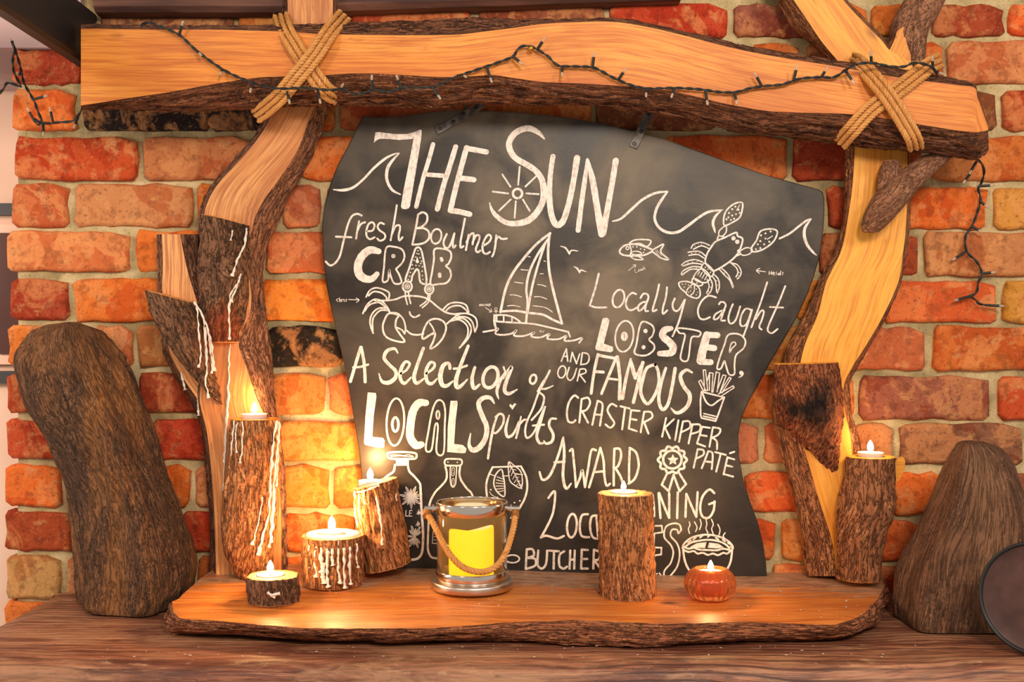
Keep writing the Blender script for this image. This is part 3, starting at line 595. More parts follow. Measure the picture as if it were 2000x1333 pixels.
lashing('pale rope lashing crossed over the right end of the oak beam', [
    [(1836, 118, .08), (1822, 124, .13), (1800, 140, .1565), (1745, 182, .1575), (1700, 215, .1565), (1665, 252, .15), (1640, 280, .11)],
    [(1664, 118, .08), (1678, 124, .13), (1700, 146, .159), (1732, 185, .167), (1758, 225, .162), (1783, 268, .150), (1790, 290, .12)]], 1)

# fairy lights
def fairy(label, paths, bulbs, gold=()):
    c = P(*paths[0][0]); t = thing('string_lights', label, 'string lights', c, 'unlit fairy lights on black cable')
    for pa in paths:
        pp = cr([tuple(map(float, p)) for p in pa], step=2.5); q = [P(*p) for p in pp]; fr = frames(q); mb = MB()
        for s_ in (0, PI):
            tube(mb, [p+(u*math.cos(i*.42+s_)+w*math.sin(i*.42+s_))*.0012 for i, (p, (t_, u, w)) in enumerate(zip(q, fr))], .0012, 6)
        mb.build('cable', M['wire'], t)
    for (xa, ya, xb, yb, f) in bulbs:
        a, b = P(xa, ya, f), P(xb, yb, f+.006); d = (b-a).normalized(); L = (b-a).length
        mb = MB(); tube(mb, [a, a+d*L*.3, a+d*L*.32, a+d*L*.72], .0022, 8); o = mb.build('bulb_holder', M['wire'], t)
        mb = MB(); e = a+d*L*.72; tube(mb, [e, e+d*.003, e+d*.006, e+d*.0075], .0019, 8, taper=lambda q: 1 if q < .7 else .5); mb.build('bulb', M['led'], o)
    for (x, y, f) in gold:
        mb = MB(); lathe(mb, [(0, -.0045), (.003, -.0035), (.0045, 0), (.003, .0035), (0, .0045)], P(x, y, f), 12); mb.build('brass_bead', M['gold'], t)
F = .158
main = [(275, 49, .152), (291, 44, F), (315, 53, F), (350, 68, F), (385, 100, F), (434, 135, F), (473, 154, F), (508, 166, F), (547, 173, .178), (596, 172, .178), (640, 176, .172), (670, 175, .16), (698, 184, F), (730, 176, F), (758, 179, F), (789, 172, F), (845, 170, F), (880, 154, F), (908, 144, F), (950, 130, F), (999, 112, F), (1010, 98, F), (1022, 90, F), (1036, 91, F), (1048, 96, F), (1070, 110, F), (1090, 128, F), (1126, 130, F), (1161, 133, F), (1196, 151, F), (1231, 166, F), (1266, 173, F), (1321, 172, F), (1370, 175, F), (1405, 180, F), (1437, 180, F), (1468, 172, F), (1496, 168, F), (1528, 165, F), (1563, 154, F), (1601, 151, F), (1629, 151, F), (1650, 138, .168), (1671, 126, .178), (1703, 123, .178), (1738, 130, .174), (1766, 130, .174), (1784, 123, .174), (1801, 124, .174), (1822, 133, .168), (1831, 151, .155)]
mb_ = [(350, 68, 357, 43), (385, 100, 391, 106), (434, 135, 431, 143), (492, 160, 489, 178), (560, 173, 566, 203), (620, 174, 626, 202), (664, 175, 668, 168), (727, 175, 726, 149), (784, 173, 775, 149), (845, 170, 860, 193), (903, 146, 908, 149), (950, 130, 961, 162), (1003, 112, 1019, 124), (1050, 95, 1063, 76), (1098, 129, 1098, 147), (1157, 133, 1161, 103), (1208, 155, 1221, 136), (1262, 172, 1262, 186), (1317, 172, 1312, 188), (1378, 178, 1382, 204), (1434, 180, 1439, 202), (1488, 169, 1474, 143), (1550, 157, 1557, 129), (1604, 151, 1614, 135), (1652, 139, 1668, 163), (1702, 123, 1701, 104), (1822, 132, 1821, 114), (1828, 140, 1837, 143)]
fairy('long black fairy light cable draped along the orange oak beam', [main], [b+(.160,) for b in mb_], [(1037, 95, .162)])
fairy('short tangle of black fairy lights hanging beside the left end of the oak beam', [
    [(23, 80, .10), (30, 100, .09), (38, 125, .07), (46, 160, .05), (58, 182, .04), (68, 200, .035), (75, 220, .03), (83, 240, .03), (85, 262, .03)],
    [(30, 100, .09), (25, 112, .09), (27, 140, .08), (40, 166, .06)],
    [(82, 236, .03), (74, 244, .032), (66, 232, .034), (72, 236, .034), (90, 241, .03), (115, 239, .03), (142, 236, .04), (155, 222, .06), (162, 207, .08)],
    [(42, 170, .055), (15, 162, .06), (5, 176, .06), (-20, 200, .06)]],
    [(45, 147, 32, 143, .055), (66, 194, 93, 187, .036), (68, 238, 53, 211, .034), (103, 238, 97, 210, .03), (152, 228, 145, 249, .05), (30, 98, 22, 80, .09), (84, 245, 85, 263, .03)])
fairy('black fairy light cable dangling down the bricks on the right', [
    [(1900, 306, .08), (1908, 311, .07), (1917, 320, .05), (1922, 336, .03), (1917, 357, .02), (1911, 368, .018), (1915, 389, .017), (1910, 413, .017), (1899, 441, .016), (1886, 462, .016), (1889, 492, .016), (1908, 512, .016), (1918, 535, .016), (1911, 552, .016), (1908, 570, .016), (1894, 579, .016), (1864, 587, .018)],
    [(1894, 577, .016), (1906, 587, .017), (1917, 595, .017), (1957, 598, .018)]],
    [(1907, 316, 1893, 340, .05), (1912, 364, 1942, 362, .018), (1913, 392, 1927, 404, .017), (1898, 442, 1916, 453, .016), (1886, 492, 1859, 509, .016), (1917, 535, 1943, 532, .016), (1894, 579, 1862, 588, .016), (1935, 597, 1958, 598, .017), (1894, 341, 1882, 357, .05)])
# ------------------------------------------------------------------ chalkboard
BF = .032
ol = [(709, 226), (735, 229), (765, 228), (800, 225), (850, 218), (890, 216), (950, 217), (1000, 219), (1060, 224), (1130, 233), (1200, 247), (1260, 262), (1300, 272), (1350, 290), (1400, 308), (1450, 326), (1500, 343), (1550, 357), (1598, 370), (1607, 376), (1610, 390), (1610, 420), (1607, 460), (1600, 505), (1588, 545), (1575, 580), (1555, 622), (1530, 665), (1505, 707), (1485, 745), (1462, 785), (1449, 815), (1442, 850), (1443, 890), (1452, 940), (1465, 980), (1480, 1020), (1490, 1060), (1496, 1100), (1498, 1127), (1100, 1126), (700, 1110), (703, 1000), (706, 930), (701, 880), (693, 830), (683, 770), (672, 710), (660, 660), (648, 610), (638, 560), (631, 500), (629, 440), (634, 400), (645, 360), (661, 320), (680, 285), (695, 255)]
pr = [tuple(map(float, p)) for p in ol]
v = []; n = len(pr); cx, cy = 1100, 650
def insd(p, d): a = math.hypot(p[0]-cx, p[1]-cy); return (p[0]-(p[0]-cx)/a*d, p[1]-(p[1]-cy)/a*d)
bt = thing('chalkboard', 'large black wavy-edged pub menu chalkboard leaning between the two oak posts', 'chalkboard', P(1100, 1124, .025))
rg = [[P(*p, BF-.014) for p in pr], [P(*p, BF-.0015) for p in pr], [P(*insd(p, 2.0), BF) for p in pr]]
v = sum(rg, []); f = []
for k in range(2):
    for j in range(n): f.append([k*n+j, k*n+(j+1) % n, (k+1)*n+(j+1) % n, (k+1)*n+j])
f.append(list(range(2*n, 3*n))); f.append(list(range(n))[::-1])
mesh('board_panel', v, f, M['board'], bt, False)
mb = MB(); lathe_c = P(1577, 400, BF)
ringh = [P(1577+5.5*math.cos(a*PI/8), 400+5.5*math.sin(a*PI/8), BF+.0004) for a in range(16)]; mb.fan(ringh); mb.build('screw_hole', M['wire'], bt)
def strap(a, b, w, screws, fa, fb):
    (xa, ya), (xb, yb) = a, b; L = math.hypot(xb-xa, yb-ya); nx, ny = -(yb-ya)/L*w/2, (xb-xa)/L*w/2
    m = MB(); rows = []
    for t in (0, .5, 1):
        x, y, ff = xa+(xb-xa)*t, ya+(yb-ya)*t, fa+(fb-fa)*t
        rows.append([P(x-nx, y-ny, ff), P(x-nx, y-ny, ff+.002), P(x-nx*.9, y-ny*.9, ff+.0028), P(x+nx*.9, y+ny*.9, ff+.0028), P(x+nx, y+ny, ff+.002), P(x+nx, y+ny, ff)])
    m.grid(rows, closed=True); m.fan(rows[0]); m.fan(rows[-1]); o = m.build('iron_bracket', M['iron'], bt, False)
    for (x, y) in screws:
        t = ((x-xa)*(xb-xa)+(y-ya)*(yb-ya))/L/L; m = MB(); ff = fa+(fb-fa)*t+.0028
        r0 = [P(x+4.2*math.cos(q*PI/6), y+4.2*math.sin(q*PI/6), ff) for q in range(12)]; r1 = [P(x+3*math.cos(q*PI/6), y+3*math.sin(q*PI/6), ff+.0014) for q in range(12)]
        m.grid([r0, r1], closed=True); m.fan(r1); m.build('screw', M['wire'], o)
strap((852, 257), (944, 203), 15, [(860, 251), (885, 238), (905, 222), (929, 210)], BF+.0005, BF+.0005)
strap((1237, 288), (1272, 212), 17, [(1267, 223), (1252, 257), (1239, 281)], BF+.0005, BF+.0005)

# chalk: each word or drawing is a set of thin raised strokes
class Chalk:
    def __init__(s, name): s.mb = MB(); s.name = name; s.k = 0; s.o = (0, 0, 1)
    def at(s, x, y, sc): s.o = (x, y, 1/sc); return s
    def z(s): s.k += 1; return BF+.0005+.000008*s.k
    def T(s, p): return (s.o[0]+p[0]*s.o[2], s.o[1]+p[1]*s.o[2])
    def line(s, pts, ws, closed=False, smooth=True):          # ws: width per point in crop pixels
        q = [tuple(map(float, p+(w,))) for p, w in zip(pts, ws)]
        if len(q) > 2 or closed: q = cr(q, n=6, closed=closed) if smooth else q
        f = s.z(); A = []; B = []; n = len(q)
        for i, (x, y, w) in enumerate(q):
            if closed: a, b = q[i-1], q[(i+1) % n]
            else: a, b = q[max(0, i-1)], q[min(n-1, i+1)]
            dx, dy = b[0]-a[0], b[1]-a[1]; L = math.hypot(dx, dy) or 1; w = w*(1+.10*noise.noise(Vector((x/14, y/14, s.k))))
            nx, ny = -dy/L*w/2, dx/L*w/2
            A.append(P(*s.T((x-nx, y-ny)), f)); B.append(P(*s.T((x+nx, y+ny)), f))
        if closed: A.append(A[0].copy()); B.append(B[0].copy())
        s.mb.grid([A, B], flip=True)
        if not closed:
            for e, o in ((0, 1), (-1, -2)):
                x, y, w = q[e]; a0 = math.atan2(y-q[o][1], x-q[o][0]); r = w/2
                s.mb.fan([P(*s.T((x+r*math.cos(a0+t*PI/6), y+r*math.sin(a0+t*PI/6))), f) for t in range(-3, 4)], flip=True)
    def S(s, w, *strs):                                        # smooth strokes, "x y x y ..."
        for st_ in strs:
            v = list(map(float, st_.replace(',', ' ').split())); p = [(v[i], v[i+1]) for i in range(0, len(v)-1, 2)]; s.line(p, [w]*len(p))
        return s
    def V(s, st_):
        v = list(map(float, st_.replace(',', ' ').split())); s.line([(v[i], v[i+1]) for i in range(0, len(v), 3)], [v[i+2] for i in range(0, len(v), 3)]); return s
    def C(s, w, *strs):                                        # closed outlines
        for st_ in strs:
            v = list(map(float, st_.replace(',', ' ').split())); p = [(v[i], v[i+1]) for i in range(0, len(v)-1, 2)]
            if math.dist(p[0], p[-1]) < 3: p = p[:-1]
            s.line(p, [w]*len(p), closed=True)
        return s
    def L(s, w, *strs):                                        # straight-cornered strokes
        for st_ in strs:
            v = list(map(float, st_.replace(',', ' ').split())); p = [(v[i], v[i+1]) for i in range(0, len(v)-1, 2)]
            for a, b in zip(p, p[1:]): s.line([a, b], [w, w], smooth=False)
        return s
    def E(s, w, x, y, rx, ry, tilt=0):
        t = math.radians(tilt); p = []
        for k in range(16):
            a = 2*PI*k/16; u, v = rx*math.cos(a), ry*math.sin(a); p.append((x+u*math.cos(t)-v*math.sin(t), y+u*math.sin(t)+v*math.cos(t)))
        s.line(p, [w]*16, closed=True); return s
    def D(s, r, st_):                                          # dots
        v = list(map(float, st_.replace(',', ' ').split()))
        for i in range(0, len(v)-1, 2):
            f = s.z(); s.mb.fan([P(*s.T((v[i]+r*math.cos(a*PI/4), v[i+1]+r*math.sin(a*PI/4))), f) for a in range(8)], flip=True)
        return s
    def F(s, *strs):                                           # filled shapes
        for st_ in strs:
            v = list(map(float, st_.replace(',', ' ').split())); p = [(v[i], v[i+1]) for i in range(0, len(v)-1, 2)]
            f = s.z(); b = len(s.mb.v); s.mb.v += [P(*s.T(q), f) for q in p]; s.mb.uv += [(0, 0)]*len(p)
            ar = sum(p[i][0]*p[(i+1) % len(p)][1]-p[(i+1) % len(p)][0]*p[i][1] for i in range(len(p)))
            idx = list(range(b, b+len(p))); s.mb.f.append(idx if ar < 0 else idx[::-1]); s.mb.m.append(0)
        return s
    def end(s): return s.mb.build(s.name, M['chalk'], bt, False)
A_, B_, C_, D_, E_, F_, G_, H_ = (620, 220, 4), (1120, 300, 4), (640, 440, 4), (660, 680, 4.545), (1060, 640, 4.545), (1000, 850, 4), (720, 860, 5.553), (1120, 500, 4.545)
# the title
k = Chalk('chalk_title').at(*A_)
k.F('440 238 452 155 480 152 600 168 700 168 760 152 805 132 815 140 812 190 795 300 770 450 745 600 724 730 712 750 690 756 662 752 652 735 670 620 700 470 735 290 750 205 640 215 540 205 490 205 465 215')
k.S(34, '903 248 870 370 830 500 800 620 772 735', '860 485 930 490 1000 495').S(40, '1080 268 1030 430 985 570 937 755')
k.S(42, '1165 275 1120 440 1080 590 1038 765').L(42, '1165 280 1240 293 1320 308', '1100 510 1160 518 1222 525', '1038 765 1110 775 1190 795')
k.V('1772 205 12 1730 160 35 1660 125 48 1590 135 48 1530 175 48 1497 240 48 1512 310 48 1560 365 46 1640 410 46 1710 460 46 1755 530 48 1768 620 50 1758 700 48 1715 780 50 1645 845 50 1550 868 44 1470 858 40 1400 810 36 1362 760 24 1345 705 8')
k.E(19, 1563, 633, 36, 36); k.S(14, '1580 425 1568 565', '1445 485 1508 580', '1712 495 1625 578', '1370 618 1490 633', '1632 632 1728 638', '1510 680 1418 768', '1550 695 1540 822', '1605 680 1658 768')
k.at(600, 0, 2.854); k.V('1370 872 28 1357 960 28 1350 1080 32 1358 1180 34 1376 1238 34 1398 1256 34 1430 1225 34 1462 1120 32 1486 1000 32 1504 882 36').V('1562 892 16 1548 1000 26 1532 1110 28 1510 1285 28').V('1562 890 16 1590 1000 34 1615 1150 36 1642 1305 40').V('1720 896 34 1700 1020 32 1675 1160 32 1650 1300 36'); k.end()
k = Chalk('wave_drawing').at(*A_).V('125 602 8 200 607 22 280 585 20 360 520 18 440 435 20 530 360 20 600 325 12 638 318 8').V('638 320 8 590 370 20 550 430 26 540 500 24 555 560 22 590 610 20 648 640 10'); k.end()
k = Chalk('wave_drawing').at(*B_).V('305 530 10 370 510 18 450 440 20 540 360 20 640 310 20 735 298 14').V('735 300 12 690 360 22 650 430 22 635 510 22 670 580 22 740 618 22 820 612 22 900 560 22 980 500 20 1060 455 20 1165 442 10').V('1150 450 12 1110 490 20 1090 540 22 1100 590 18 1107 618 8'); k.end()
k = Chalk('wave_drawing').at(*B_).V('1610 665 14 1690 625 16 1760 570 16 1820 525 16 1855 512 10').V('1855 515 10 1810 580 22 1805 650 24 1830 720 22 1870 770 18 1898 795 8'); k.end()
k = Chalk('chalk_lettering').at(*A_)
k.S(16, '345 805 310 792 270 810 240 870 220 940 200 1020 175 1120 140 1175 100 1195 65 1165', '145 970 265 975').S(15, '325 850 312 920 302 985', '312 925 340 872 372 858', '388 928 430 922 446 885 430 858 400 872 383 920 385 965 410 990 447 975', '520 872 490 862 470 890 485 920 525 950 525 985 490 1002 468 985', '620 725 600 850 572 998', '582 950 610 890 640 882 645 910 635 960 640 1000 665 975')
k.S(16, '785 810 765 920 742 1032', '785 800 820 780 855 800 855 850 820 890 775 905', '775 905 830 905 868 930 872 980 840 1015 790 1030 745 1032', '1010 950 985 1010 995 1050 1020 1058 1045 1020 1070 945', '1070 945 1058 1010 1062 1055 1080 1040', '1152 830 1135 920 1118 1010 1120 1055 1140 1045', '1182 955 1172 1010 1160 1075', '1165 1015 1195 955 1218 945 1222 975 1212 1030', '1212 1015 1240 962 1265 965 1262 1000 1238 1065 1250 1092 1272 1080', '1297 1040 1340 1012 1357 975 1337 955 1310 985 1290 1040 1295 1090 1318 1105 1347 1090', '1397 960 1390 1040 1377 1100 1365 1125', '1390 1010 1412 970 1440 988 1480 985').E(15, 928, 968, 40, 58, 12); k.end()
k = Chalk('chalk_lettering').at(*A_).V('478 1085 46 410 1075 60 350 1120 62 318 1190 64 325 1260 66 370 1298 60 425 1300 52 465 1262 40')
k.at(*C_).C(14, '457 180 520 170 580 190 600 240 585 290 548 330 535 345 560 390 575 450 520 455 490 390 480 350 470 430 430 438 440 330').E(7, 513, 242, 12, 12).D(5, '513 242')
k.C(15, '690 180 725 185 750 280 772 445 725 445 712 365 697 345 680 365 660 400 650 440 608 430 640 330 670 230').F('700 245 686 288 700 300 714 290')
k.D(6, '705 200 697 222 712 225 688 250 722 255 676 275 733 282 662 310 655 342 740 325 646 370 640 400 738 360 740 395 744 425 630 424 690 315 716 318 728 300 668 340')
k.C(15, '835 190 900 185 955 205 965 250 945 300 925 320 955 350 962 400 930 450 870 460 805 460 815 370 830 270').D(14, '888 262 892 275').D(15, '875 385 875 398'); k.end()
k = Chalk('crab_drawing').at(*C_).E(15, 622, 480, 36, 40).E(7, 622, 480, 18, 20).D(11, '622 480').E(15, 793, 500, 33, 38).E(7, 793, 500, 17, 19).D(10, '793 500')
k.S(12, '605 525 610 570 622 620', '630 522 638 570 648 612', '785 545 775 590 722 632', '800 545 788 600 740 645').S(14, '370 588 450 590 530 580 600 555 690 555 750 565 800 590 860 640 920 680 980 695 1040 690', '608 815 650 850 700 858 748 850', '640 680 650 705 680 720 718 703')
k.C(15, '480 690 445 740 430 800 450 865 510 900 600 912 562 850 532 800 535 740 552 705').S(13, '490 685 545 690 590 735 608 800 602 850', '540 800 580 820 600 848')
k.S(13, '300 562 330 510 380 490 440 505 480 530 477 580', '320 552 360 520 420 530 455 560 462 582', '275 690 310 620 370 580 430 600 470 650 485 682', '290 670 330 622 400 605 450 640', '355 845 330 760 350 690 400 650 465 650', '352 830 352 740 382 690 420 665 475 668')
k.S(13, '900 662 950 615 1020 605 1080 625 1102 680', '915 682 960 640 1030 630 1080 662 1095 690', '1000 700 1080 690 1150 720 1168 780 1150 835', '1020 715 1090 722 1130 760 1150 835', '930 772 1000 712 1030 695', '960 750 1030 740 1090 790 1090 870 1030 960', '990 725 1070 735 1120 800 1100 880 1030 960')
k.C(15, '745 890 750 820 790 750 850 732 905 755 925 805 900 880 850 940 800 965 828 900 835 840').S(12, '835 840 820 800 798 768', '748 890 790 862 828 850'); k.end()
k = Chalk('chalk_lettering').at(*C_).S(5, '85 575 68 583 80 598', '92 568 92 598', '92 585 102 584 102 598', '110 580 110 598', '110 585 120 580', '128 580 128 598', '150 578 140 584 150 592 138 598').S(6, '165 582 245 585', '222 570 245 585 225 605'); k.end()
k = Chalk('chalk_lettering').at(*C_).S(5, '1186 632 1188 618 1196 630 1204 616 1208 632', '1216 618 1218 632 1228 618', '1234 632 1238 616 1244 630 1252 616 1254 632', '1272 614 1260 620 1272 626 1260 632', '1232 645 1280 676', '1262 680 1282 676 1276 655').E(5, 1315, 655, 10, 10).L(5, '1315 665 1315 688', '1300 675 1330 675'); k.end()
k = Chalk('sailboat_drawing').at(*C_).S(20, '1738 64 1640 140 1540 250 1450 370 1390 500 1350 680', '1735 65 1722 200 1730 350 1755 480 1790 620 1830 770').S(18, '1722 110 1640 230 1575 370 1552 500 1562 600 1550 760', '1700 140 1650 290 1605 450 1575 600 1562 680', '1350 675 1470 670 1560 685 1680 700 1760 740 1830 770')
k.S(14, '1300 705 1380 703 1450 720 1502 755', '1305 752 1450 762 1600 772 1720 797 1880 835').L(12, '1320 712 1320 752', '1375 712 1375 755', '1440 725 1440 760').S(18, '1303 705 1303 760 1318 820').S(14, '1878 832 1893 872')
k.S(7, '1510 348 1565 353', '1460 445 1525 455', '1425 545 1470 548 1515 562', '1405 632 1450 628 1502 638', '1640 465 1672 468 1705 480', '1615 560 1660 560 1710 577', '1605 630 1700 645 1755 680', '1660 380 1685 381', '1690 280 1702 283', '1565 245 1582 249')
k.S(14, '1215 835 1300 820 1332 808 1310 845 1350 858 1430 850 1475 822 1455 862 1520 868 1570 855 1615 838 1590 870 1660 878 1735 850 1715 887 1800 892 1865 865 1850 903 1920 902 1988 882 1965 920').S(4, '1655 830 1665 822 1672 832 1660 838', '1690 825 1680 840'); k.end()
k = Chalk('gull_drawing').at(*C_).V('1820 165 6 1860 180 14 1888 225 12').V('1888 225 12 1905 198 12 1955 203 6'); k.end()
k = Chalk('gull_drawing').at(*B_).V('5 885 6 30 900 14 48 930 12').V('48 930 12 60 912 12 102 926 6'); k.end()
k = Chalk('fish_drawing').at(*B_).C(14, '360 765 390 725 440 710 500 712 560 730 618 758 560 792 500 800 440 800 385 792').C(12, '615 760 660 730 705 710 682 770 745 828 690 820 640 785').C(12, '440 705 470 680 530 672 605 682 575 728 520 705').S(11, '440 715 452 760 440 800').C(9, '455 770 500 765 535 782 500 792 458 785').S(10, '440 800 480 828 545 828 510 805').E(8, 422, 740, 12, 12)
k.D(6, '465 730 495 730 525 745 555 752 548 775').S(4, '640 760 670 800', '650 755 690 800').S(4, '430 915 485 872', '465 872 487 872 480 892', '478 905 485 930 502 925', '505 914 516 906 508 920 522 918', '532 902 524 908 530 916 538 900 540 912', '545 880 548 912', '547 902 556 892 560 906'); k.end()
k = Chalk('lobster_drawing').at(*B_).C(14, '1270 618 1180 658 1110 690 1070 740 1042 790 1030 850 1060 890 1095 918 1170 880 1240 830 1285 780 1312 720 1320 665 1282 645').D(18, '1250 663 1280 690')
k.C(13, '1318 385 1260 392 1200 440 1175 500 1180 562 1240 540 1298 500 1318 440').C(10, '1180 570 1140 605 1138 640 1165 645 1192 615 1195 578').S(11, '1135 642 1122 672', '1168 645 1172 662').D(8, '1265 415 1240 435 1290 440 1215 465 1270 475 1240 485 1300 465 1210 500 1255 510 1195 515 1230 520').S(7, '1300 400 1275 445')
k.C(13, '1590 605 1530 590 1460 610 1430 680 1390 740 1402 768 1470 755 1540 710 1580 660').C(10, '1305 762 1350 737 1395 747 1380 782 1330 797 1305 782').S(11, '1282 762 1302 747', '1275 800 1305 788').D(8, '1465 640 1500 625 1540 610 1460 685 1500 665 1490 710 1440 710 1530 690 1425 748 1460 740').S(7, '1555 645 1515 670')
k.S(10, '1062 718 1000 695 940 710 920 740', '1055 742 1000 722 938 748', '1030 800 980 765 895 772', '1022 820 970 790 902 797', '1012 850 950 830 880 845 845 872', '1002 866 930 858 855 880', '1000 890 930 885 860 915 842 945', '988 907 920 905 872 932 850 950', '1230 855 1280 870 1310 920 1300 960 1280 980', '1222 850 1270 890 1285 930 1270 965', '1140 905 1180 950 1220 990 1245 1050', '1155 895 1210 950 1250 1040', '1090 940 1130 980 1140 1040 1125 1092', '1082 958 1110 1000 1118 1082', '1062 968 1085 1020 1072 1080 1048 1102', '1045 985 1060 1040 1040 1092')
k.D(4, '1000 708 975 708 950 722 985 778 955 776 925 782 965 842 930 848 895 856 960 896 925 905 890 925 1275 895 1295 930 1290 955 1180 935 1205 970 1228 1005 1120 995 1128 1030 1122 1065 1075 1010 1072 1045 1058 1080')
k.C(11, '1030 858 1095 922 1068 962 1002 898').C(11, '1000 900 1068 962 1030 1010 938 975').C(11, '938 975 1008 1015 985 1035 930 1015').L(7, '985 925 970 950', '1005 930 988 962', '1025 942 1005 975', '1045 952 1025 988').D(6, '1030 890 1050 905 1070 930 960 990 985 1005 965 1012')
k.C(12, '940 1018 880 1000 825 1010 835 1050 870 1082 900 1112 960 1132 988 1110 985 1060 960 1030').S(9, '930 1022 892 1060 882 1092', '945 1028 942 1080 915 1110').D(5, '850 1022 875 1020 900 1030 865 1045 920 1050 915 1075 900 1085 960 1060 970 1085 960 1105'); k.end()
k = Chalk('chalk_lettering').at(*B_).S(7, '1430 915 1500 925', '1455 898 1430 915 1452 936').S(6, '1530 920 1528 946', '1548 922 1547 947', '1530 933 1548 936', '1555 940 1572 936 1563 928 1554 940 1570 950', '1586 926 1584 949', '1614 936 1598 940 1602 950 1614 944', '1620 918 1616 950', '1636 928 1633 949'); k.end()
k = Chalk('chalk_lettering').at(*H_).S(18, '225 160 190 300 145 440').S(17, '145 440 200 458 292 458').E(18, 400, 380, 50, 80, 15)
k.S(17, '555 340 520 330 480 370 465 430 485 475 520 482 562 460', '595 375 620 338 655 342 665 375 640 435 600 482 575 482 580 440 620 412 652 412', '660 385 640 450 640 490 662 490', '760 255 740 350 710 450 705 492 738 480', '830 280 820 370 795 460 795 515 832 485', '900 380 880 430 890 478 920 490 950 460 985 395', '990 390 960 500 930 600 880 715')
k.S(16, '1265 370 1200 355 1140 400 1105 480 1120 550 1160 565 1212 545', '1292 430 1310 410 1342 418 1348 455 1300 535 1270 562 1245 560 1260 520 1310 490 1342 482', '1345 460 1322 530 1310 572 1345 575', '1415 430 1390 490 1375 560 1395 602 1440 570 1480 450', '1580 482 1530 470 1490 530 1480 600 1500 625 1540 600 1580 490', '1585 480 1550 600 1510 710', '1720 235 1660 420 1580 635', '1620 562 1665 490 1690 497 1675 560 1650 630 1670 655', '1880 270 1820 420 1740 600 1725 662 1760 687 1812 650', '1745 455 1862 460'); k.end()
k = Chalk('chalk_lettering').at(*H_).F('258 558 275 550 305 552 320 575 300 660 270 780 350 808 352 845 330 857 205 838 193 820 225 690').E(16, 452, 715, 80, 138, 8).E(34, 452, 715, 15, 24)
k.C(16, '600 597 680 605 715 650 700 710 672 745 715 790 710 840 640 885 545 868 560 780').D(20, '640 668').D(19, '622 812').V('866 645 44 810 660 60 792 712 62 850 765 66 885 815 68 862 862 62 765 868 48')
k.C(15, '935 642 1115 670 1115 715 1060 718 1040 760 1015 925 952 915 970 800 990 700 940 685').V('1185 705 70 1150 830 74 1130 930 78').L(54, '1190 702 1278 706', '1170 810 1250 820', '1130 942 1218 945')
k.C(15, '1375 702 1470 697 1525 750 1510 820 1445 880 1430 960 1428 1050 1380 1050 1350 960 1338 935 1310 1000 1275 998 1300 900 1340 790').C(11, '1400 782 1430 767 1440 790 1410 820 1385 858').D(20, '1490 1040').V('1505 1045 16 1492 1068 14 1468 1080 8'); k.end()
k = Chalk('chalk_lettering').at(*E_).S(26, '490 240 455 400 430 585').L(26, '490 245 560 260 632 272', '470 392 538 397').S(26, '655 262 590 420 522 588').S(30, '662 262 685 450 680 635').L(20, '592 455 672 465').V('782 278 18 740 450 28 708 630 30').V('780 280 18 800 370 36 822 450 30').V('822 450 18 858 380 26 890 312 30').V('888 312 30 845 500 30 805 665 30')
k.V('1000 330 26 925 360 28 888 460 30 870 580 30 925 678 30 985 618 28 1030 500 28 1025 395 28 1000 330 26').V('1092 362 26 1050 500 28 1030 640 30 1062 728 32 1112 680 30 1150 520 30 1175 365 32').V('1325 400 18 1275 378 28 1222 430 34 1250 520 36 1305 600 36 1290 690 36 1230 747 34 1180 757 28 1138 715 10'); k.end()
k = Chalk('chalk_lettering').at(*E_).S(13, '165 300 188 240 210 190', '210 190 222 300', '182 255 220 260', '245 305 262 222', '262 222 300 322', '300 322 328 235', '352 225 337 330', '350 225 400 235 412 280 390 320 335 330').E(13, 170, 395, 34, 54, 12).S(13, '235 355 215 430 240 470 275 440 300 365', '330 370 307 475', '330 370 375 370 380 402 320 422', '330 422 378 485')
k.S(18, '315 625 280 605 235 660 215 750 225 830 265 845 290 825', '345 640 325 845', '345 637 400 625 420 670 390 730 345 745', '350 745 402 845', '440 865 465 745 488 652', '488 652 530 680 522 780 508 872', '462 772 525 778', '655 700 610 680 575 730 600 790 635 850 600 890 558 862', '690 700 770 720', '730 712 705 905', '785 735 765 895', '785 735 860 742', '775 812 832 822', '765 897 835 922', '900 750 870 930', '900 750 958 752 970 800 897 842', '900 842 938 942')
k.S(17, '1095 805 1060 970', '1165 815 1085 890', '1085 890 1130 985', '1205 825 1175 1000', '1245 835 1210 1015', '1245 835 1300 835 1305 890 1230 930', '1330 860 1295 1030', '1330 862 1395 865 1390 920 1320 945', '1415 885 1370 1030', '1415 882 1482 892', '1395 955 1455 965', '1370 1030 1442 1057', '1510 890 1480 1060', '1510 887 1575 902 1560 950 1500 982', '1510 982 1545 1012 1547 1082')
k.S(17, '1375 1085 1340 1245', '1375 1082 1425 1090 1425 1132 1360 1165', '1470 1100 1412 1250', '1470 1100 1508 1122 1500 1258', '1440 1190 1505 1197', '1530 1107 1625 1132', '1580 1122 1540 1280', '1640 1152 1605 1305', '1640 1155 1700 1172', '1630 1225 1682 1237', '1605 1302 1690 1325', '1662 1117 1700 1105'); k.end()
k = Chalk('chips_drawing').at(*E_).L(15, '1410 570 1400 650 1402 780 1410 805 1535 832 1552 790 1612 622 1410 570').S(15, '1415 575 1450 660 1500 692 1560 650 1612 620').L(12, '1430 765 1545 792', '1425 787 1535 812')
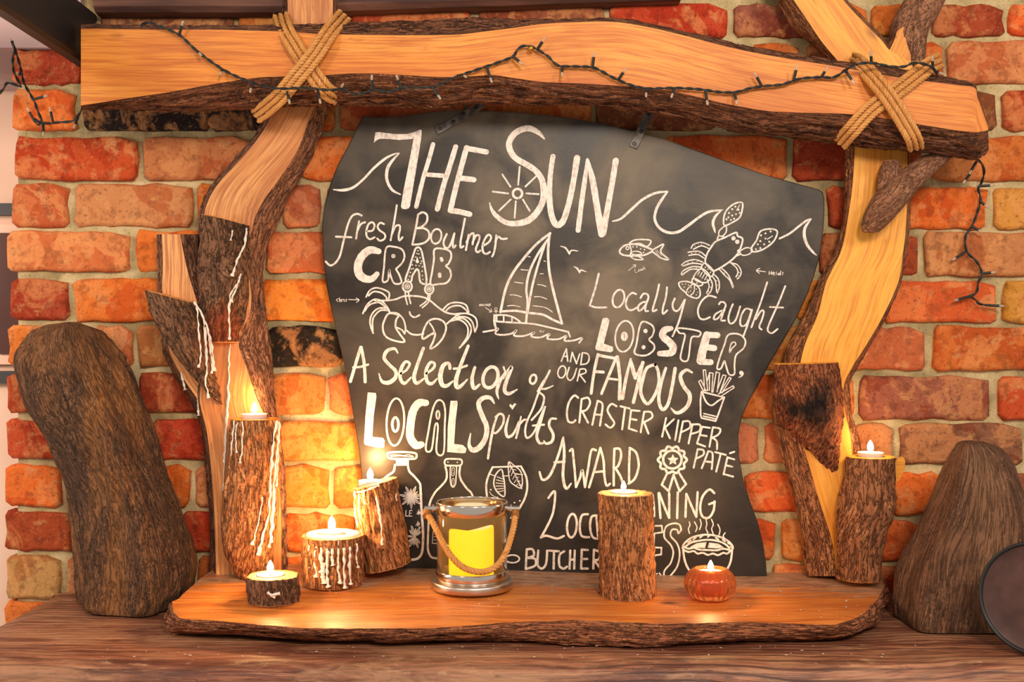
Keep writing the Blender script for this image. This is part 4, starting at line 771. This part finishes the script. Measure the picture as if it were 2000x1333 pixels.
k.L(10, '1427 560 1465 560 1445 378 1425 378 1437 555', '1425 565 1385 480 1405 467 1445 555', '1480 560 1480 402 1512 407 1500 575', '1510 575 1540 395 1570 405 1548 572', '1545 570 1600 422 1627 427 1575 572', '1570 582 1655 442 1672 452 1592 580', '1592 605 1700 535 1690 518 1560 592', '1462 470 1475 420 1485 430'); k.end()
k = Chalk('chalk_lettering').at(*C_).S(24, '258 955 220 1080 178 1222', '262 955 285 1080 293 1225').S(18, '200 1112 260 1107 315 1090').V('548 1000 12 520 965 22 462 985 28 442 1040 28 480 1090 26 530 1140 28 530 1190 30 480 1230 34 425 1222 24 400 1160 8')
k.V('572 1160 18 618 1130 18 640 1082 20 605 1070 22 572 1130 28 568 1200 26 600 1237 24 652 1190 12').V('748 962 24 705 1080 26 675 1185 30 695 1235 28 752 1200 12').V('772 1160 18 825 1120 20 835 1082 20 800 1075 22 768 1140 28 775 1218 28 812 1240 26 855 1200 12').V('955 1120 24 945 1080 26 902 1100 32 880 1180 38 895 1248 34 932 1255 28 978 1220 12')
k.V('1098 945 24 1045 1080 28 1005 1200 34 1008 1262 36 1040 1258 28 1092 1205 10').S(18, '985 1122 1030 1118 1088 1098').V('1150 1112 22 1128 1200 28 1142 1275 30 1188 1245 16').E(27, 1272, 1190, 56, 84, 18)
k.V('1375 1110 16 1388 1150 14').V('1388 1150 14 1345 1220 26 1322 1300 24 1336 1358 10').V('1372 1200 14 1405 1140 18 1438 1112 26 1400 1210 30 1382 1290 30 1415 1318 28 1480 1285 10'); k.E(18, 1605, 1205, 24, 36, 15); k.V('1735 1135 14 1712 1185 18 1680 1230 16 1640 1300 14').V('1650 1275 12 1700 1280 16 1762 1255 8'); k.end()
k = Chalk('chalk_lettering').at(*D_).F('265 395 335 400 342 430 318 600 305 790 400 800 415 825 408 885 350 887 240 860 232 840 245 600').E(17, 510, 658, 78, 210, 3).E(22, 510, 680, 27, 62)
k.V('782 488 56 720 490 68 668 560 70 645 680 72 642 790 72 690 862 72 742 858 56').C(16, '880 470 930 478 952 560 948 700 938 932 875 922 888 700 862 690 832 900 780 903 802 750 838 560').E(15, 888, 595, 14, 36).F('1000 470 1060 470 1062 500 1045 650 1032 852 1110 863 1142 895 1132 932 1100 936 970 925 975 700')
k.V('1388 492 14 1350 442 34 1285 448 40 1248 500 42 1280 600 44 1320 700 44 1310 800 46 1260 880 50 1200 908 46 1165 862 30 1178 760 10')
k.V('1420 590 14 1382 700 22 1352 850 22 1332 982 20').S(20, '1400 615 1440 585 1472 610 1462 682 1405 755 1370 742').V('1520 600 14 1490 720 26 1508 790 26 1560 760 22 1605 655 14').F('1550 550 1520 512 1530 497 1550 512 1565 492 1585 497').V('1625 610 14 1602 720 22 1582 800 18').S(18, '1600 695 1650 640 1680 642')
k.S(18, '1880 205 1822 320 1780 400 1730 540 1680 650 1662 740 1680 800 1740 750 1800 610 1838 525', '1730 690 1830 682', '1795 400 1830 440 1805 540 1720 640').V('1840 522 16 1792 680 24 1765 780 26 1790 845 24 1840 840 14').V('1938 630 16 1890 632 22 1875 690 24 1910 765 26 1900 830 26 1850 850 22 1828 825 12'); k.end()
def petals(k, cx, cy, r, n, a0=0, w=7, keep=None):
    for i in range(n):
        a = a0+2*PI*i/n; rr = r*(1 if i % 2 else .72); px_, py_ = cx+math.cos(a)*rr, cy+math.sin(a)*rr
        if keep and not keep(px_, py_): continue
        m1 = (cx+math.cos(a-.16)*rr*.6, cy+math.sin(a-.16)*rr*.6); m2 = (cx+math.cos(a+.16)*rr*.6, cy+math.sin(a+.16)*rr*.6)
        k.S(w, '%f %f %f %f %f %f' % (cx+math.cos(a)*r*.12, cy+math.sin(a)*r*.12, *m1, px_, py_), '%f %f %f %f %f %f' % (cx+math.cos(a)*r*.12, cy+math.sin(a)*r*.12, *m2, px_, py_), '%f %f %f %f' % (cx+math.cos(a)*r*.2, cy+math.sin(a)*r*.2, cx+math.cos(a)*rr*.7, cy+math.sin(a)*rr*.7))
    k.D(14, '%f %f' % (cx, cy))
k = Chalk('bottle_drawing').at(*G_).C(22, '215 140 360 130 500 142 520 175 500 202 400 205 240 202 208 175').S(9, '232 165 300 160 380 168 430 160 488 178', '240 180 350 172 480 185').F('292 200 438 200 435 278 300 278').S(22, '285 270 270 340 210 385 155 430', '425 270 442 340 500 400 555 470 562 520').S(26, '562 520 575 800 590 1000 582 1200 540 1280 470 1300')
petals(k, 460, 620, 125, 14, .2, keep=lambda x, y: x > 335); petals(k, 500, 1050, 125, 16, .1, keep=lambda x, y: x > 395 and x < 572); k.L(9, '405 765 402 825 432 827', '472 765 447 765 440 825 470 827', '443 795 465 795'); petals(k, 548, 790, 34, 7, 0, 5, keep=lambda x, y: x < 560); petals(k, 540, 915, 34, 7, 0, 5, keep=lambda x, y: x < 556); k.end()
k = Chalk('bottle_drawing').at(*G_).C(20, '835 212 920 205 1005 215 1000 272 910 278 832 270').C(12, '890 290 885 400 890 480 915 512 942 480 948 400 950 290').D(8, '860 240 962 242').C(7, '905 310 902 380 925 380 930 310').C(7, '905 425 900 485 925 490 928 425').D(4, '915 330 918 360 912 445 915 470')
k.S(22, '832 290 848 360 840 430 795 490 720 570 665 680 655 780 650 900 642 1100 645 1200 680 1270 750 1285', '992 290 985 360 1000 430 1060 520 1110 570 1132 622').L(7, '700 990 690 1120 745 1125', '700 990 750 985').L(5, '710 1020 740 1018', '708 1050 740 1050', '706 1085 735 1085'); k.end()
k = Chalk('wine_glass_drawing').at(*G_).S(18, '1342 295 1500 290 1655 285').S(22, '1345 295 1295 400 1275 500 1285 625', '1655 290 1708 400 1720 520 1690 640 1620 760 1545 845').S(10, '1318 372 1365 388', '1450 392 1515 388', '1600 370 1672 375').C(15, '1440 320 1382 370 1357 470 1392 560 1470 612 1476 500 1462 400')
for a in range(6): k.L(8, '%f %f 1462 %f' % (1378+6*abs(a-2.5), 400+a*33, 425+a*25))
k.C(12, '1520 238 1516 330 1532 440 1582 490 1650 522 1668 450 1648 340 1580 280').S(10, '1520 240 1600 400 1662 530')
for a in range(5): k.L(7, '%f %f %f %f' % (1545+a*18, 300+a*44, 1530+a*16, 350+a*38), '%f %f %f %f' % (1555+a*18, 318+a*44, 1600+a*14, 325+a*40))
k.D(9, '1325 540 1398 625 1582 680 1640 660').S(7, '1310 560 1340 600 1395 625'); k.end(); k = Chalk('wine_glass_drawing').at(*G_).E(17, 1560, 1290, 75, 42); k.end()
k = Chalk('chalk_lettering').at(*F_).V('398 25 16 365 150 20 300 310 20 240 352 20 215 290 16').V('400 20 16 408 150 22 398 320 22 422 418 22 462 380 12').S(18, '332 215 410 210', '452 125 472 112 480 180 490 280 500 408', '500 408 530 340 550 275 570 408', '570 408 595 260 620 122 655 120', '690 102 650 250 602 410', '690 102 715 200 722 320 738 395 765 382', '640 290 722 285', '800 112 795 250 795 395', '800 108 842 112 852 170 830 240 800 262', '810 262 850 330 872 402', '920 105 915 240 915 380', '920 102 970 140 990 240 960 340 910 382')
k.S(18, '285 492 335 442 322 600 272 720 225 802', '225 802 270 788 350 810 405 790').E(18, 468, 710, 38, 92, 4).S(18, '592 620 545 632 530 720 545 790 602 800', '660 630 622 642 610 720 632 800 690 812', '660 640 672 800')
k.S(18, '1098 470 1108 560 1110 635', '1145 455 1160 650', '1150 455 1190 560 1228 648', '1228 458 1228 648', '1295 450 1290 650', '1362 462 1355 640', '1362 462 1400 550 1438 638', '1450 448 1440 640', '1580 455 1542 427 1490 480 1470 570 1490 640 1540 645 1575 590 1582 520', '1540 542 1585 525')
k.L(13, '1080 712 1170 710 1175 762 1112 770 1105 880 1168 882 1165 935 1112 942 1105 1060').S(13, '1322 742 1308 702 1260 692 1202 720 1190 800 1240 860 1260 920 1240 1000 1192 1060 1187 1108', '1232 1108 1290 1030 1310 930 1290 850 1240 790 1250 742 1290 742 1300 770 1322 742')
k.S(18, '115 897 107 1048', '115 895 160 895 170 942 120 960', '125 962 180 970 180 1022 108 1048', '205 905 200 1010 230 1045 265 1010 275 905', '292 905 365 910', '328 912 325 1045', '408 910 372 940 370 1020 400 1045 430 1030', '455 905 450 1045', '490 905 486 1045', '452 975 488 975', '545 897 540 1045', '545 897 592 900', '545 970 588 970', '540 1045 592 1045', '640 897 635 1045', '640 897 685 920 680 970 640 980', '645 982 690 1045'); k.L(10, '1112 1085 1135 1085', '1150 1080 1165 1098'); k.end()
k = Chalk('rosette_drawing').at(*F_)
sc_ = []
for i in range(48):
    a = 2*PI*i/48; r = 104+9*math.cos(a*10); sc_.append('%f %f' % (1253+r*math.cos(a), 195+r*math.sin(a)*.96))
k.C(19, ' '.join(sc_)).E(19, 1253, 193, 72, 70); k.F(' '.join('%f %f' % (1257+(46 if i % 2 == 0 else 22)*math.sin(i*PI/5), 196-(46 if i % 2 == 0 else 22)*math.cos(i*PI/5)) for i in range(10)))
k.L(17, '1215 295 1170 390 1225 440 1262 312 1310 440 1360 385 1300 290'); k.end()
k = Chalk('pie_drawing').at(*F_).S(16, '1335 870 1345 960 1368 1030 1402 1080', '1722 870 1712 970 1692 1030 1660 1080').S(15, '1332 885 1345 850 1400 805 1470 785 1530 780 1600 790 1660 812 1700 840 1725 875 1712 905', '1345 880 1400 842 1460 828 1530 820 1600 828 1660 850 1700 885', '1342 900 1380 915 1420 908 1450 928 1490 922 1530 938 1570 928 1610 940 1650 922 1680 928 1708 905', '1345 875 1380 890 1420 882 1460 896 1530 900 1600 902 1650 890 1700 900')
for i in range(9): a = PI*(1.06+i*.11); x, y = 1530+180*math.cos(a), 890+92*math.sin(a); k.L(12, '%f %f %f %f' % (x, y, x+22, y-18 if i < 5 else y+14))
k.F('1390 878 1440 848 1520 838 1508 885 1440 882', '1540 842 1612 850 1655 880 1600 888 1528 882').S(9, '1385 680 1390 705 1378 735 1387 770', '1425 680 1445 720 1435 755', '1470 660 1478 700 1465 740', '1515 660 1522 700 1515 730 1530 765', '1558 660 1572 700 1560 735 1572 772', '1608 700 1625 740 1618 780', '1665 765 1650 790 1662 810'); k.end()
# ------------------------------------------------------------------ tea lights and their holders
LIGHTW = .5
def tea_light(px, py, f, label, fl=1.0, w=1.0, r=.0188):
    c = P(px, py, f)                                    # centre of the wax surface
    t = thing('tea_light', label, 'candle', c, 'burning tea lights')
    H = .013
    mb = MB(); lathe(mb, [(.0, -H), (r*.97, -H), (r, -H+.001), (r, .0005), (r*1.05, .0012), (r*1.03, .0018), (r*.965, .0012), (r*.965, -.0015)], c, 36); mb.build('aluminium_cup', M['alu'], t)
    mb = MB(); lathe(mb, [(r*.965, -.001), (r*.9, -.0006), (r*.5, -.0012), (.0012, -.0012), (.0, -.001)], c, 36); mb.build('wax', M['wax'], t)
    mb = MB(); tube(mb, [c+Vector((0, 0, -.001)), c+Vector((.0003, 0, .003)), c+Vector((.001, 0, .006))], .0006, 6); mb.build('wick', M['wick'], t)
    mb = MB(); lathe(mb, [(0, .002), (.0026*fl, .0035), (.0042*fl, .007), (.0042*fl, .0105*fl), (.0028*fl, .0145*fl), (.0011, .0175*fl), (0, .019*fl)], c, 16); mb.build('flame', M['flame'], t)
    l = bpy.data.lights.new('candle_glow', 'POINT'); l.energy = LIGHTW*w*1.15; l.color = (1, .56, .22); l.shadow_soft_size = .008
    o = bpy.data.objects.new('candle_glow', l); C.objects.link(o); o.parent = t; o.location = (0, -.003, .030)
    return t
tea_light(497, 811, .090, 'tea light on the tall wax-streaked stub fixed to the left oak post', 1.1, .5)
tea_light(1700, 886, .088, 'tea light on the round bark stub fixed to the right oak post', 1.1, .5)
def holder(label, pts, hole, mats, seed, group='log candle holders', **kw):
    b = pts[-1]; t = thing('log_candle_holder', label, 'candle holder', P(b[0], b[1], b[3]), group)
    o, info = log('bark_log', pts, mats, t, hole=hole, seed=seed, **kw)
    return t, info
def base_py(px, f):                                     # picture height where an upright log centred f forward meets the slab
    x = (px-1000)*(D0-f)/FPX; return 666.5-zslab(x, f)*FPX/(D0-f)
M['ringwood'] = wood('fresh_cut_log_top', S(196, 130, 74), S(226, 164, 100), S(242, 196, 140), us=40, vs_=40, knots=False, crack=.3)
# wax-covered squat log
f = .118; yb = base_py(650, f)-1
t, _ = holder('squat log with thick white wax running down its bark, beside the leaning log', [(650, 1046, 58, f), (650, 1075, 59, f), (651, 1110, 58, f), (652, yb, 58, f)], (648, 1042, f+.002, .0205), [M['barkO'], M['ringwood']], 21, amp=.004)
sf3 = cyl(650, 60, f)
for x, y0, y1, r in ((605, 1066, 1110, 3), (617, 1068, 1128, 3.5), (628, 1070, 1118, 4.5), (640, 1072, 1148, 4), (650, 1072, 1105, 4), (662, 1072, 1140, 3.5), (673, 1071, 1150, 3.2), (684, 1068, 1142, 3.5), (697, 1062, 1110, 2.5), (632, 1100, 1140, 6)):
    drip(t, [(x, y0), (x-1.5, (y0+y1)/2), (x+1, y1)], lambda a, b: sf3(a, b)+.003, r, 1.2)
mb = MB(); rg_ = []
c = P(650, 1046, f)
for k in range(40):
    a = 2*PI*k/40; r = .0395+.004*fbm(math.cos(a)*3, math.sin(a)*3, 2); rg_.append((a, r))
for (r0, z) in ((.52, .0016), (.62, .0050), (.85, .0056), (1.0, .0040), (1.1, .001)):
    pass
mb.grid([[c+Vector((math.cos(a)*(r*s if s > .6 else .0215), math.sin(a)*(r*s if s > .6 else .0215), z+.0015*fbm(a*3, s*3))) for a, r in rg_] for s, z in ((.55, .0015), (.68, .0042), (.88, .0046), (1.02, .0034), (1.1, -.002), (1.12, -.008))], closed=True, flip=True)
mb.build('melted_wax', M['wax'], t)
tea_light(648, 1040, f+.001, 'large-flamed tea light sunk in the wax-covered squat log', 1.35, 2.6)
# low disc of log in front
f = .208; yb = base_py(534, f)-1
t, _ = holder('lowest log slice, standing in front at the left end of the slab', [(534, 1125, 48, f), (534, 1150, 49, f), (535, yb, 47, f)], (529, 1127, f+.002, .0205), [M['trunkL'], M['ringwood']], 24, amp=.0035)
sf4 = cyl(534, 49, f)
for pts, r in (([(522, 1158), (530, 1163), (545, 1160)], 3.5), ([(528, 1165), (538, 1168)], 3)): drip(t, pts, lambda a, b: sf4(a, b)+.0025, r, .5)
tea_light(528, 1124, f+.002, 'tea light in the lowest log slice at the front left of the slab', 1.15, 1.2)
# leaning log
f = .075
t, _ = holder('leaning bark log propped against the chalkboard, white wax down its left edge', [(733, 944, 42, f, -14), (739, 990, 43, f, -13), (748, 1050, 45, f, -13), (757, 1106, 46, f, -12)], None, [M['barkO'], M['ringwood']], 27, amp=.0045)
sf5 = lambda x, y: f+.036*math.sqrt(max(0, 1-min(1, abs(x-(733+(y-944)*.15))/45)**2))+.003
for pts, r in (([(694, 960), (694, 1000), (702, 1040), (708, 1090)], 3.5), ([(701, 966), (703, 1010), (709, 1045)], 3.5), ([(710, 962), (712, 985)], 2), ([(692, 962), (697, 1010), (700, 1030)], 3), ([(735, 968), (742, 1010), (747, 1065)], 2.6), ([(773, 965), (775, 978)], 1.6), ([(697, 962), (716, 958), (740, 948)], 2.5)): drip(t, pts, sf5, r, 1.2)
tea_light(723, 941, f+.002, 'tea light on top of the leaning log against the chalkboard', 1.15, 2.2, .0175)
# tall log on the right
f = .168; yb = base_py(1225, f)-1
t, _ = holder('tallest log candle holder, rust bark, in front of the chalkboard right of the lantern', [(1222, 964, 51, f), (1223, 1000, 52, f), (1224, 1060, 52, f), (1225, 1120, 52, f), (1226, yb, 53, f)], (1217, 961, f, .0205), [M['barkO'], M['ringwood']], 33, amp=.0045)
tea_light(1218, 962, f+.001, 'tea light sunk into the top of the tallest log by the chalkboard', .9, .7)
# amber glass bowl
f = .186; x0_ = (1387-1000)*(D0-f)/FPX; zb = CAMZ+zslab(x0_, f)+.0016
t = thing('glass_votive', 'ribbed round amber glass votive on the right half of the slab', 'candle holder', (x0_, -f, zb))
rib = lambda u, i: 1+.040*abs(math.sin(u*24*PI))*(1 if 0 < i < 11 else 0)
mb = MB(); lathe(mb, [(0, .0), (.020, .0), (.029, .004), (.0345, .011), (.0368, .020), (.0355, .030), (.031, .038), (.026, .0425), (.0225, .0445)], (x0_, -f, zb), 240, rib=rib)
lathe(mb, [(.0225, .0445), (.0205, .043), (.0205, .028), (.0195, .010), (0, .009)], (x0_, -f, zb), 156); mb.build('glass_bowl', M['amber'], t)
tea_light(1388, 666.5-(zb+.0375-CAMZ)*FPX/(D0-f), f, 'tea light floating in the ribbed amber glass votive', 1.0, .9)
# lantern: glass bucket with rope handle and a battery candle
f = .140; lx = (922-1000)*(D0-f)/FPX; zb = CAMZ+zslab(lx, f)+.0012; c = (lx, -f, zb)
t = thing('candle_lantern', 'clear glass bucket lantern with chrome bands and a rope handle on the slab', 'lantern', c)
mb = MB(); lathe(mb, [(0, 0), (.0595, 0), (.0615, .002), (.0615, .010), (.0600, .0125), (.0555, .0135), (0, .0135)], c, 64); mb.build('steel_base', M['steel'], t)
mb = MB(); lathe(mb, [(.0535, .0136), (.0545, .015), (.0545, .027), (.0537, .028), (.0528, .027), (.0528, .015), (0, .0145)], c, 64); mb.build('lower_band', M['chrome'], t)
ZT = .1285
mb = MB(); lathe(mb, [(.0515, .0150), (.0515, ZT-.001), (.0520, ZT), (.0525, ZT-.001), (.0525, .0150)], c, 64); mb.build('glass_cylinder', M['glass'], t)
mb = MB(); lathe(mb, [(.0530, ZT-.017), (.0538, ZT-.0165), (.0538, ZT-.0005), (.0532, ZT+.0008), (.0512, ZT+.0008), (.0510, ZT-.0002), (.0510, ZT-.0165), (.0513, ZT-.017)], c, 64); ub = mb.build('upper_band', M['chrome'], t)
for s_ in (-1, 1):
    mb = MB(); a = Vector(c)+Vector((s_*.0535, 0, ZT-.010)); tube(mb, [a, a+Vector((s_*.004, 0, 0)), a+Vector((s_*.0042, 0, 0)), a+Vector((s_*.018, 0, 0))], .0038, 14); tube(mb, [a+Vector((s_*.0035, 0, 0)), a+Vector((s_*.0065, 0, 0))], .0065, 14); mb.build('handle_pin', M['chrome'], t)
mb = MB(); hp = cr([tuple(map(float, p)) for p in [(834, 1004, .140), (846, 1022, .158), (862, 1055, .180), (880, 1085, .198), (902, 1107, .207), (928, 1117, .210), (952, 1116, .209), (974, 1102, .203), (989, 1078, .190), (998, 1050, .172), (1004, 1026, .158), (1006, 1006, .140)]], step=1.5)
hq = [P(*p) for p in hp]; rope(mb, hq, .0046, 60, 8)
for e in (0, -1):
    for q in (0, 1): tube(mb, [hq[e]+Vector((0, .004, .004)), hq[e]+Vector((0, -.006, -.003))], .0062, 10)
mb.build('rope_handle', M['rope'], t)
cc = (lx-.001, -f, zb+.0155)
lc = thing('battery_candle', 'glowing yellow battery pillar candle with wavy top inside the glass lantern', 'candle', cc)
mb = MB(); n_ = 64; rows = []
def topz(a): return .0745+.0045*math.sin(a*1+2.4)+.0030*math.sin(2*a+.8)
for r, z in ((.0335, 0), (.0338, .02), (.0336, .05), (.0334, .066)): rows.append([Vector((cc[0]+r*math.cos(2*PI*j/n_), cc[1]+r*math.sin(2*PI*j/n_), cc[2]+(z if z < .06 else topz(2*PI*j/n_)-.004))) for j in range(n_)])
for r, dz in ((.0330, -.0012), (.0322, -.0002), (.0310, 0), (.0300, -.0004)): rows.append([Vector((cc[0]+r*math.cos(2*PI*j/n_), cc[1]+r*math.sin(2*PI*j/n_), cc[2]+topz(2*PI*j/n_)+dz)) for j in range(n_)])
mb.grid(rows, 0, closed=True); mb.fan([p.copy() for p in rows[0]], 0, flip=True); mb.build('wax_pillar', M['ledwax'], lc)
mb = MB(); r2 = [p.copy() for p in rows[-1]]; r3 = [Vector((cc[0], cc[1], cc[2]+.068))+(p-Vector((cc[0], cc[1], cc[2]+.068)))*.55+Vector((0, 0, -.0005)) for p in r2]
mb.grid([r2, r3], closed=True); mb.fan(r3); mb.build('pale_top', M['ledtop'], lc)

# ------------------------------------------------------------------ driftwood
def drift(name, st, dmid, label, mat, seed, poly=None, amp=.006):
    cut = 1
    def ringpoly():
        L = [math.dist(a, b) for a, b in zip(poly, poly[1:]+poly[:1])]; T = sum(L); out = []
        for j in range(200):
            d = T*j/200; k = 0
            while d > L[k]: d -= L[k]; k += 1
            a, b = poly[k], poly[(k+1) % len(poly)]; out.append((a[0]+(b[0]-a[0])*d/L[k], a[1]+(b[1]-a[1])*d/L[k]))
        for _ in range(14): out = [tuple((out[i-1][q]+2*out[i][q]+out[(i+1) % 200][q])/4 for q in (0, 1)) for i in range(200)]
        return out
    RP = ringpoly()
    st = cr([tuple(map(float, s)) for s in st], step=3); n = 200; rows = []; uvr = []
    for (y, xl, xr, ff, fb) in st:
        z = max(ZM+.0008, CAMZ+(666.5-y)*dmid/FPX); xa, xb = (xl-1000)*dmid/FPX, (xr-1000)*dmid/FPX
        cx, hw, cyy, hd = (xa+xb)/2, (xb-xa)/2, -(ff+fb)/2, (ff-fb)/2; row = []; u = []
        for j in range(n):
            a = 2*PI*j/n; ex, ey = RP[j]; nl = math.hypot(ex, ey*.7) or 1; ca, sa = ex/nl, ey*.7/nl
            ex += .12*math.sin(z*9+seed)*(1-ex*ex); py_ = cyy+ey*hd; px_ = (xl+(xr-xl)*(ex+1)/2-1000)*(D0+py_)/FPX
            s1_ = noise.noise(Vector((px_*26+.6*noise.noise(Vector((px_*9, z*7, seed))), py_*26, z*4+seed))); s2_ = 1-3.4*abs(noise.noise(Vector((px_*62+(5 if cut > 0 else -12)*(z-1.1)+.8*noise.noise(Vector((px_*20, z*16, seed))), py_*62, z*9+seed)))); s3_ = noise.noise(Vector((px_*190, py_*190, z*22)))
            g = amp*s1_*2.0+amp*.62*s2_+amp*.22*s3_; fade = min(1, (z-ZM)/.01+.25)
            row.append(Vector((px_+ca*g*fade, min(-.012, py_+sa*g*fade), z+(.004*noise.noise(Vector((px_*30, py_*30, seed))) if z > ZM+.02 else 0)))); u.append((a*.085+.010*noise.noise(Vector((px_*14, z*9, seed))), z))
        rows.append(row); uvr.append(u)
    mb = MB(); mb.grid([r+[r[0].copy()] for r in rows], 0, [u+[(.085*2*PI+u[0][0], u[0][1])] for u in uvr]); mb.fan([p.copy() for p in rows[0]], flip=True); mb.fan([p.copy() for p in rows[-1]])
    o = mb.build(name, mat); tag(o, label, 'driftwood', 'driftwood blocks at the ends of the mantel'); return o
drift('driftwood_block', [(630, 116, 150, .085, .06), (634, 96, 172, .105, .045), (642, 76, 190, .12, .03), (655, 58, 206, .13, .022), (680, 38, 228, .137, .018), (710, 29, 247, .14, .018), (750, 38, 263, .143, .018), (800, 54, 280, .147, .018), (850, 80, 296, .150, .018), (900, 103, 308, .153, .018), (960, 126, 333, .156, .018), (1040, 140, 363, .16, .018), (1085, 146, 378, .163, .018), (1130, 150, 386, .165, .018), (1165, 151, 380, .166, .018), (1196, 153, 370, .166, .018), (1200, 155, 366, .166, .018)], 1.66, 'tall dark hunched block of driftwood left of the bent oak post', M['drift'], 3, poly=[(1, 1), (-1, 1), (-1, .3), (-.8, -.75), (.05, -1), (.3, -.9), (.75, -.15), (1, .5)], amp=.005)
drift('driftwood_block', [(868, 1886, 1908, .19, .165), (872, 1872, 1928, .20, .155), (884, 1860, 1952, .21, .15), (910, 1848, 1975, .22, .145), (950, 1832, 1992, .23, .14), (1000, 1812, 2006, .235, .135), (1050, 1788, 2018, .24, .13), (1100, 1765, 2028, .247, .13), (1150, 1751, 2035, .252, .13), (1200, 1744, 2040, .256, .13), (1228, 1746, 2040, .258, .13), (1235, 1750, 2040, .258, .13)], 1.58, 'brown split block of driftwood at the right end of the mantel', M['driftR'], 8, poly=[(1, 1), (-1, 1), (-1, .6), (-.62, -.8), (-.5, -.95), (1, -1)], amp=.0028)
# round pan standing on edge at the right
fp = .360; pc = P(2026, 1172, fp); rr = .0735; pc.z = ZM+rr*.985+.001
pt_ = thing('round_pan', 'round dark brown pan with black rim standing on edge at the right frame edge', 'pan', (pc.x, pc.y, ZM))
ang = math.radians(42); N = Vector((-math.sin(ang), -math.cos(ang), .12)).normalized(); U = N.cross(Vector((0, 0, 1))).normalized(); V = U.cross(N).normalized()
def disc(prof, nm, mt):
    mb = MB(); mb.grid([[pc+U*math.cos(2*PI*j/72)*r+V*math.sin(2*PI*j/72)*r+N*z for j in range(72)] for r, z in prof], closed=True); mb.build(nm, mt, pt_)
disc([(.0, .0), (.045, .0), (.066, .0), (.0685, .001)], 'pan_base', M['pan'])
disc([(.0685, .001), (.0695, .0045), (.0715, .0055), (rr, .004), (rr, -.001), (.070, -.014), (.060, -.018), (0, -.018)], 'pan_rim', M['black'])
# crumbs of spilt wax
mb = MB()
for k in range(150):
    if k < 90: px, f = R.uniform(360, 1690), R.uniform(.08, .29); x = (px-1000)*(D0-f)/FPX; z = CAMZ+zslab(x, f)+.001
    else: px, f = R.uniform(140, 1800), R.uniform(.315, .372); x = (px-1000)*(D0-f)/FPX; z = ZM+.0002
    s = R.uniform(.0006, .0019); pts = [Vector((x+s*R.uniform(.6, 1.5)*math.cos(a*PI/3), -f+s*math.sin(a*PI/3), z)) for a in range(6)]; tp = Vector((x, -f, z+s*.3)); b = len(mb.v); mb.v += pts+[tp]; mb.uv += [(0, 0)]*7
    for a in range(6): mb.f.append([b+a, b+(a+1) % 6, b+6]); mb.m.append(0)
o = tag(mb.build('wax_crumbs', M['wax']), 'tiny pale crumbs of spilt wax scattered over the slab and mantel', 'wax'); o['kind'] = 'stuff'
